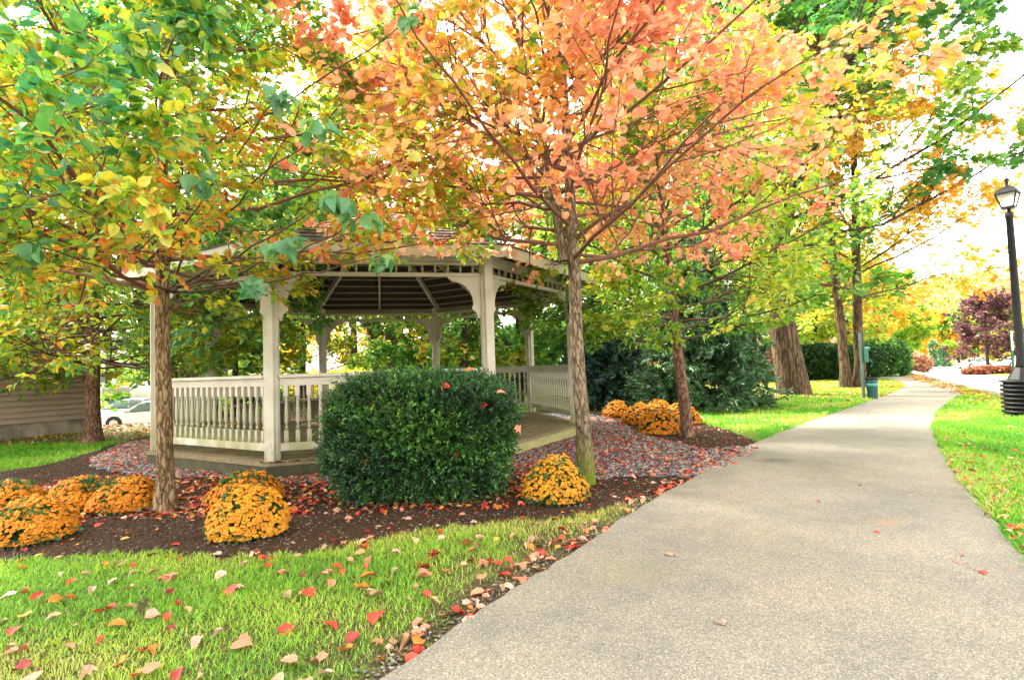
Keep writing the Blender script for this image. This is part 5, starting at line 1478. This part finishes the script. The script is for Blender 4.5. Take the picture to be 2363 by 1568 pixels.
for i in range(6):
    wn = MB().box((-2 + i * 3.4, -1.03, 3.2), (1.0, .08, 1.5)).build('window', CARG, hs_)
h2 = empty('house', (D(1770, 800, 60)[0], 60, 0), 'pale pinkish brick building glimpsed left of the massive old maple', 'house')
BRK = simple('pink_brick', (0.50, 0.30, 0.25), (0.38, 0.22, 0.18), 2, .85)
MB().box((0, 4, 3.0), (16, 8, 6.0)).build('wall', BRK, h2)
MB().add([(-8.4, -.4, 6), (8.4, -.4, 6), (8.4, 4, 8.2), (-8.4, 4, 8.2), (-8.4, 8.4, 6), (8.4, 8.4, 6)], [(0, 1, 2, 3), (3, 2, 5, 4), (0, 3, 4), (1, 5, 2), (0, 4, 5, 1)]).build('roof', WHITEP, h2)
for i in range(5):
    for zz in (1.6, 4.2):
        fo = MB().box((-6.4 + i * 3.2, -.03, zz), (1.3, .06, 1.5)).build('window', WHITEP, h2)
        MB().box((-6.4 + i * 3.2, -.05, zz), (1.1, .06, 1.3)).build('pane', CARG, fo)

# cars
def loft(stations, ring):
    mb = MB(); vs = []
    for s_ in stations: vs += ring(*s_)
    k = len(ring(*stations[0])); n = len(stations)
    fs = [(i * k + j, i * k + j + 1, (i + 1) * k + j + 1, (i + 1) * k + j) for i in range(n - 1) for j in range(k - 1)]
    fs += [(i * k + k - 1, i * k, (i + 1) * k, (i + 1) * k + k - 1) for i in range(n - 1)]
    fs += [tuple(range(k - 1, -1, -1)), tuple((n - 1) * k + j for j in range(k))]
    return mb.add(vs, fs)
def car(paint, label, loc, rz):
    root = empty('car', loc, label, 'car', 'parked cars', rz)
    def ring(x, w, zb, zt):
        w2 = w * .5
        half = [(w2 * .90, zb), (w2 * .99, zb + .12), (w2, (zb + zt) / 2), (w2 * .97, zt - .10), (w2 * .86, zt - .015)]
        return [(x, -a, z) for a, z in half] + [(x, 0, zt + .015)] + [(x, a, z) for a, z in reversed(half)]
    # nose at -x
    S = [(-2.30, 1.30, .34, .60), (-2.24, 1.52, .24, .68), (-2.05, 1.70, .20, .74), (-1.6, 1.78, .19, .84), (-.95, 1.80, .19, .93), (0, 1.82, .19, .95), (1.0, 1.82, .19, .97), (1.6, 1.80, .20, 1.0), (2.05, 1.72, .24, .99), (2.24, 1.60, .32, .93), (2.30, 1.42, .40, .82)]
    b = loft(S, ring).build('body', paint, root, True)
    m = b.modifiers.new('subdivision', 'SUBSURF'); m.levels = m.render_levels = 2
    def ring2(x, w, zb, zt):
        w2 = w * .5
        return [(x, -w2, zb), (x, -w2 * .93, (zb + zt) / 2), (x, -w2 * .80, zt - .03), (x, 0, zt), (x, w2 * .80, zt - .03), (x, w2 * .93, (zb + zt) / 2), (x, w2, zb)]
    Cb = [(-1.05, 1.55, .90, .93), (-.55, 1.60, .92, 1.22), (-.15, 1.62, .93, 1.40), (.5, 1.62, .94, 1.45), (1.0, 1.60, .95, 1.40), (1.5, 1.56, .97, 1.20), (1.95, 1.50, .97, 1.0)]
    c_ = loft(Cb, ring2).build('windows', CARG, root, True)
    # roof skin and pillars
    rfp = MB()
    Rf = [(-.20, 1.30, 1.395), (.1, 1.32, 1.44), (.5, 1.32, 1.465), (.9, 1.30, 1.43), (1.08, 1.27, 1.385)]
    vs = []; fs = []
    for x, w, z in Rf: vs += [(x, -w / 2, z - .045), (x, -w / 4, z), (x, w / 4, z), (x, w / 2, z - .045)]
    for i in range(len(Rf) - 1):
        for j in range(3): fs.append((i * 4 + j, i * 4 + j + 1, i * 4 + 5 + j, i * 4 + 4 + j))
    rfp.add(vs, fs)
    ro = rfp.build('roof', paint, root, True); so_ = ro.modifiers.new('thick', 'SOLIDIFY'); so_.thickness = .03
    for sy in (-1, 1):
        pl = MB()
        pl.bar((-1.02, sy * .77, .93), (-.20, sy * .64, 1.38), .04, .05)
        pl.bar((.42, sy * .81, .93), (.42, sy * .66, 1.42), .05, .03)
        pl.bar((1.08, sy * .63, 1.38), (1.92, sy * .74, 1.0), .05, .09)
        pl.build('pillar', paint, root)
        MB().box((-.72, sy * .93, .99), (.16, .14, .11)).build('mirror', paint, root, bevel=.03)
        MB().box((.15, sy * .917, .80), (.18, .02, .03)).build('door_handle', paint, root)
        hl = MB().box((-2.10, sy * .62, .68), (.30, .36, .12), M=Matrix.Rotation(sy * .5, 3, 'Z')).build('headlight', LAMPC, root, bevel=.03)
        MB().box((2.22, sy * .62, .80), (.14, .40, .13), M=Matrix.Rotation(-sy * .3, 3, 'Z')).build('tail_light', REDC, root, bevel=.03)
        for wx in (-1.42, 1.40):
            Mx = Matrix.Rotation(PI / 2, 3, 'X')
            MB().lathe([(.40, -.01), (.40, .01)], (wx, sy * .905, .33), 24, M=Mx).build('wheel_arch', RUBBER, root)
            wh = MB().lathe([(.20, -.10), (.30, -.105), (.325, -.07), (.325, .07), (.30, .105), (.20, .10)], (wx, sy * .83, .325), 24, M=Mx).build('wheel', RUBBER, root, True)
            rm = MB().lathe([(.20, -.01), (.205, .01)], (wx, sy * .925, .325), 20, M=Mx)
            for k in range(5):
                a = k * 2 * PI / 5
                rm.bar((wx, sy * .94, .325), (wx + .19 * math.cos(a), sy * .94, .325 + .19 * math.sin(a)), .05, .02)
            rm.build('rim', RIM, wh)
    MB().box((-2.285, 0, .60), (.03, .62, .13)).build('grille', BLACKP, root)
    MB().box((-2.255, 0, .33), (.06, .95, .10)).build('air_intake', BLACKP, root)
    MB().box((-2.30, 0, .46), (.02, .34, .12)).build('number_plate', WHITEP, root)
    return root
zc = GZ + .035
car(CARW, 'white sedan nearest the gazebo in the lower car park', (px_x(143, 30.5) + .3, 30.6, zc), .22)
car(CARB, 'silver blue sedan parked behind the white sedan', (px_x(123, 34), 34.3, zc), .20)
car(CARW, 'second white car half hidden beyond the silver blue sedan', (px_x(92, 37.5) - 1.2, 35.4 + 1.0, zc), .25)
x_, y_ = px_x(1030, 34), 34.0
car(CARK, 'black car parked behind the near lamp post at the right edge', (x_ + 1.1, y_, float(H(x_, y_)) + .03), .5)
x_, y_ = px_x(985, 78), 78.0
car(CARW, 'white car far across the car park left of the purple tree', (px_x(972, 78), 78, float(H(px_x(972, 78), 78)) + .03), .1)
car(CARW, 'white car far across the car park right of the purple tree', (px_x(1012, 76), 76, float(H(px_x(1012, 76), 76)) + .03), .1)
car(simple('red_car_paint', (0.5, 0.03, 0.03), None, 1, .3, coat=.5), 'small red car glimpsed between the two conifers', (px_x(612, 33), 33, .0), .3)

# near lamp post and the far one
def lamp(loc, label, drum=True):
    r = empty('lamp_post', loc, label, 'lamp post', 'black lantern lamp posts')
    if drum:
        prof = [(.245, 0)]
        for k in range(8):
            z = .01 + k * .070
            prof += [(.245, z), (.285, z + .012), (.290, z + .030), (.285, z + .042), (.245, z + .054)]
        prof += [(.245, .575), (.29, .585), (.295, .605), (.26, .62), (.20, .625)]
        MB().lathe(prof, n=40).build('ribbed_base', BLACKP, r, True)
    MB().lathe([(.20, .61), (.195, .63), (.115, .78), (.10, .80), (.085, .82)], n=8).build('plinth', BLACKM, r)
    MB().lathe([(.075, .80), (.072, .86), (.060, .95), (.056, 1.6), (.048, 3.28), (.056, 3.29), (.058, 3.36), (.046, 3.38), (.024, 3.40), (.024, 3.44)], n=20).build('pole', BLACKM, r, True)
    z0, z1 = 3.47, 3.69; w0, w1 = .075, .130
    MB().box((0, 0, 3.455), (.17, .17, .018)).build('lantern_tray', BLACKM, r)
    fr = MB()
    for sx in (-1, 1):
        for sy in (-1, 1): fr.bar((sx * w0, sy * w0, z0 - .01), (sx * w1, sy * w1, z1), .016, .016)
    for (a, b) in (((-1, -1), (1, -1)), ((1, -1), (1, 1)), ((1, 1), (-1, 1)), ((-1, 1), (-1, -1))):
        fr.bar((a[0] * w0, a[1] * w0, z0), (b[0] * w0, b[1] * w0, z0), .016, .016)
        fr.bar((a[0] * w1, a[1] * w1, z1), (b[0] * w1, b[1] * w1, z1), .02, .02)
    fr.build('lantern_frame', BLACKM, r)
    gl = MB(); q = .004
    v = [(-w0 + q, -w0 + q, z0), (w0 - q, -w0 + q, z0), (w0 - q, w0 - q, z0), (-w0 + q, w0 - q, z0), (-w1 + q, -w1 + q, z1), (w1 - q, -w1 + q, z1), (w1 - q, w1 - q, z1), (-w1 + q, w1 - q, z1)]
    gl.add(v, [(0, 1, 5, 4), (1, 2, 6, 5), (2, 3, 7, 6), (3, 0, 4, 7)]); gl.build('lantern_glass', LANTG, r)
    MB().lathe([(.205, 3.690), (.203, 3.703), (.18, 3.74), (.145, 3.775), (.09, 3.80), (.035, 3.82), (.02, 3.87)], n=4, ph=PI / 4).build('lantern_cap', BLACKM, r)
    MB().lathe([(.015, 3.86), (.03, 3.875), (.018, 3.89), (.036, 3.92), (.030, 3.945), (.006, 3.965)], n=12).build('finial', BLACKM, r, True)
    return r
g = gp(2362, 968)
l1 = lamp((g[0] + .27, g[1] + .25, 0.0), 'near black lantern lamp post on a ribbed black base at the right edge')
l1.rotation_euler = (0, 0, .62)
p = D(2086, 800, 60)
l2 = lamp((p[0], 60, float(H(p[0], 60))), 'far black lantern lamp post in front of the golden trees', drum=False)

# green pet waste station with bin
g = gp(1994, 921)
ws = empty('waste_station', g, 'slim green post with a green bag dispenser beside the footpath', 'waste station')
MB().box((0, 0, .83), (.05, .06, 1.68)).build('post', GREENPOST, ws, bevel=.004)
MB().box((.085, -.01, 1.10), (.13, .12, .38)).build('dispenser', GREENM, ws, bevel=.02)
MB().box((.105, -.08, 1.28), (.12, .012, .05)).build('label_plate', TEALL, ws)
MB().tube([(.18, -.03, 1.0), (.215, -.06, .92), (.20, -.08, .84), (.16, -.08, .80)], .012, 6).build('bag_tail', GREENM, ws)
bn = empty('litter_bin', (g[0] + .18, g[1] - .06, 0), 'teal plastic litter bin with black liner at the foot of the green post', 'litter bin')
bn.scale = (.76, .76, .76)
MB().lathe([(.135, .02), (.14, .04), (.175, .62), (.175, .66), (.155, .66), (.15, .60)], n=24).build('body', TEAL, bn, True)
MB().lathe([(.1655, .44), (.171, .445), (.1745, .52), (.172, .525)], n=24, cap=False).build('band', TEALL, bn, True)
MB().lathe([(.15, .62), (.182, .665), (.19, .65), (.186, .70), (.15, .715), (.13, .66)], n=14).build('liner', BLACKP, bn, True)
# thin sign post in the car park and the far white sign
p = D(2341, 880, 13.5)
zz = float(H(p[0], 13.5))
sp = empty('sign_post', (p[0], 13.5, zz), 'thin green metal sign post on the verge behind the lamp post base', 'post')
MB().bar((0, 0, 0), (0, 0, 1.13 - zz + .42), .04, .03).build('stake', GREENM, sp)
MB().box((0, -.02, 1.13 - zz + .20), (.05, .012, .5)).build('face', simple('sign_back', (.5, .5, .5), None, 5, .4, metallic=.6), sp)
p = D(2088, 815, 72); zz = float(H(p[0], 72))
sg = empty('sign_board', (p[0], 72, zz), 'blank white sign board near the far lamp post', 'sign')
MB().box((0, 0, 3.0), (1.7, .08, 2.1)).build('board', WHITEP, sg)
for s_ in (-.6, .6): MB().box((s_, .06, 1.5), (.1, .06, 3.0)).build('leg', BLACKM, sg)
print('objects', len(bpy.data.objects), 'verts', sum(len(m.vertices) for m in bpy.data.meshes))
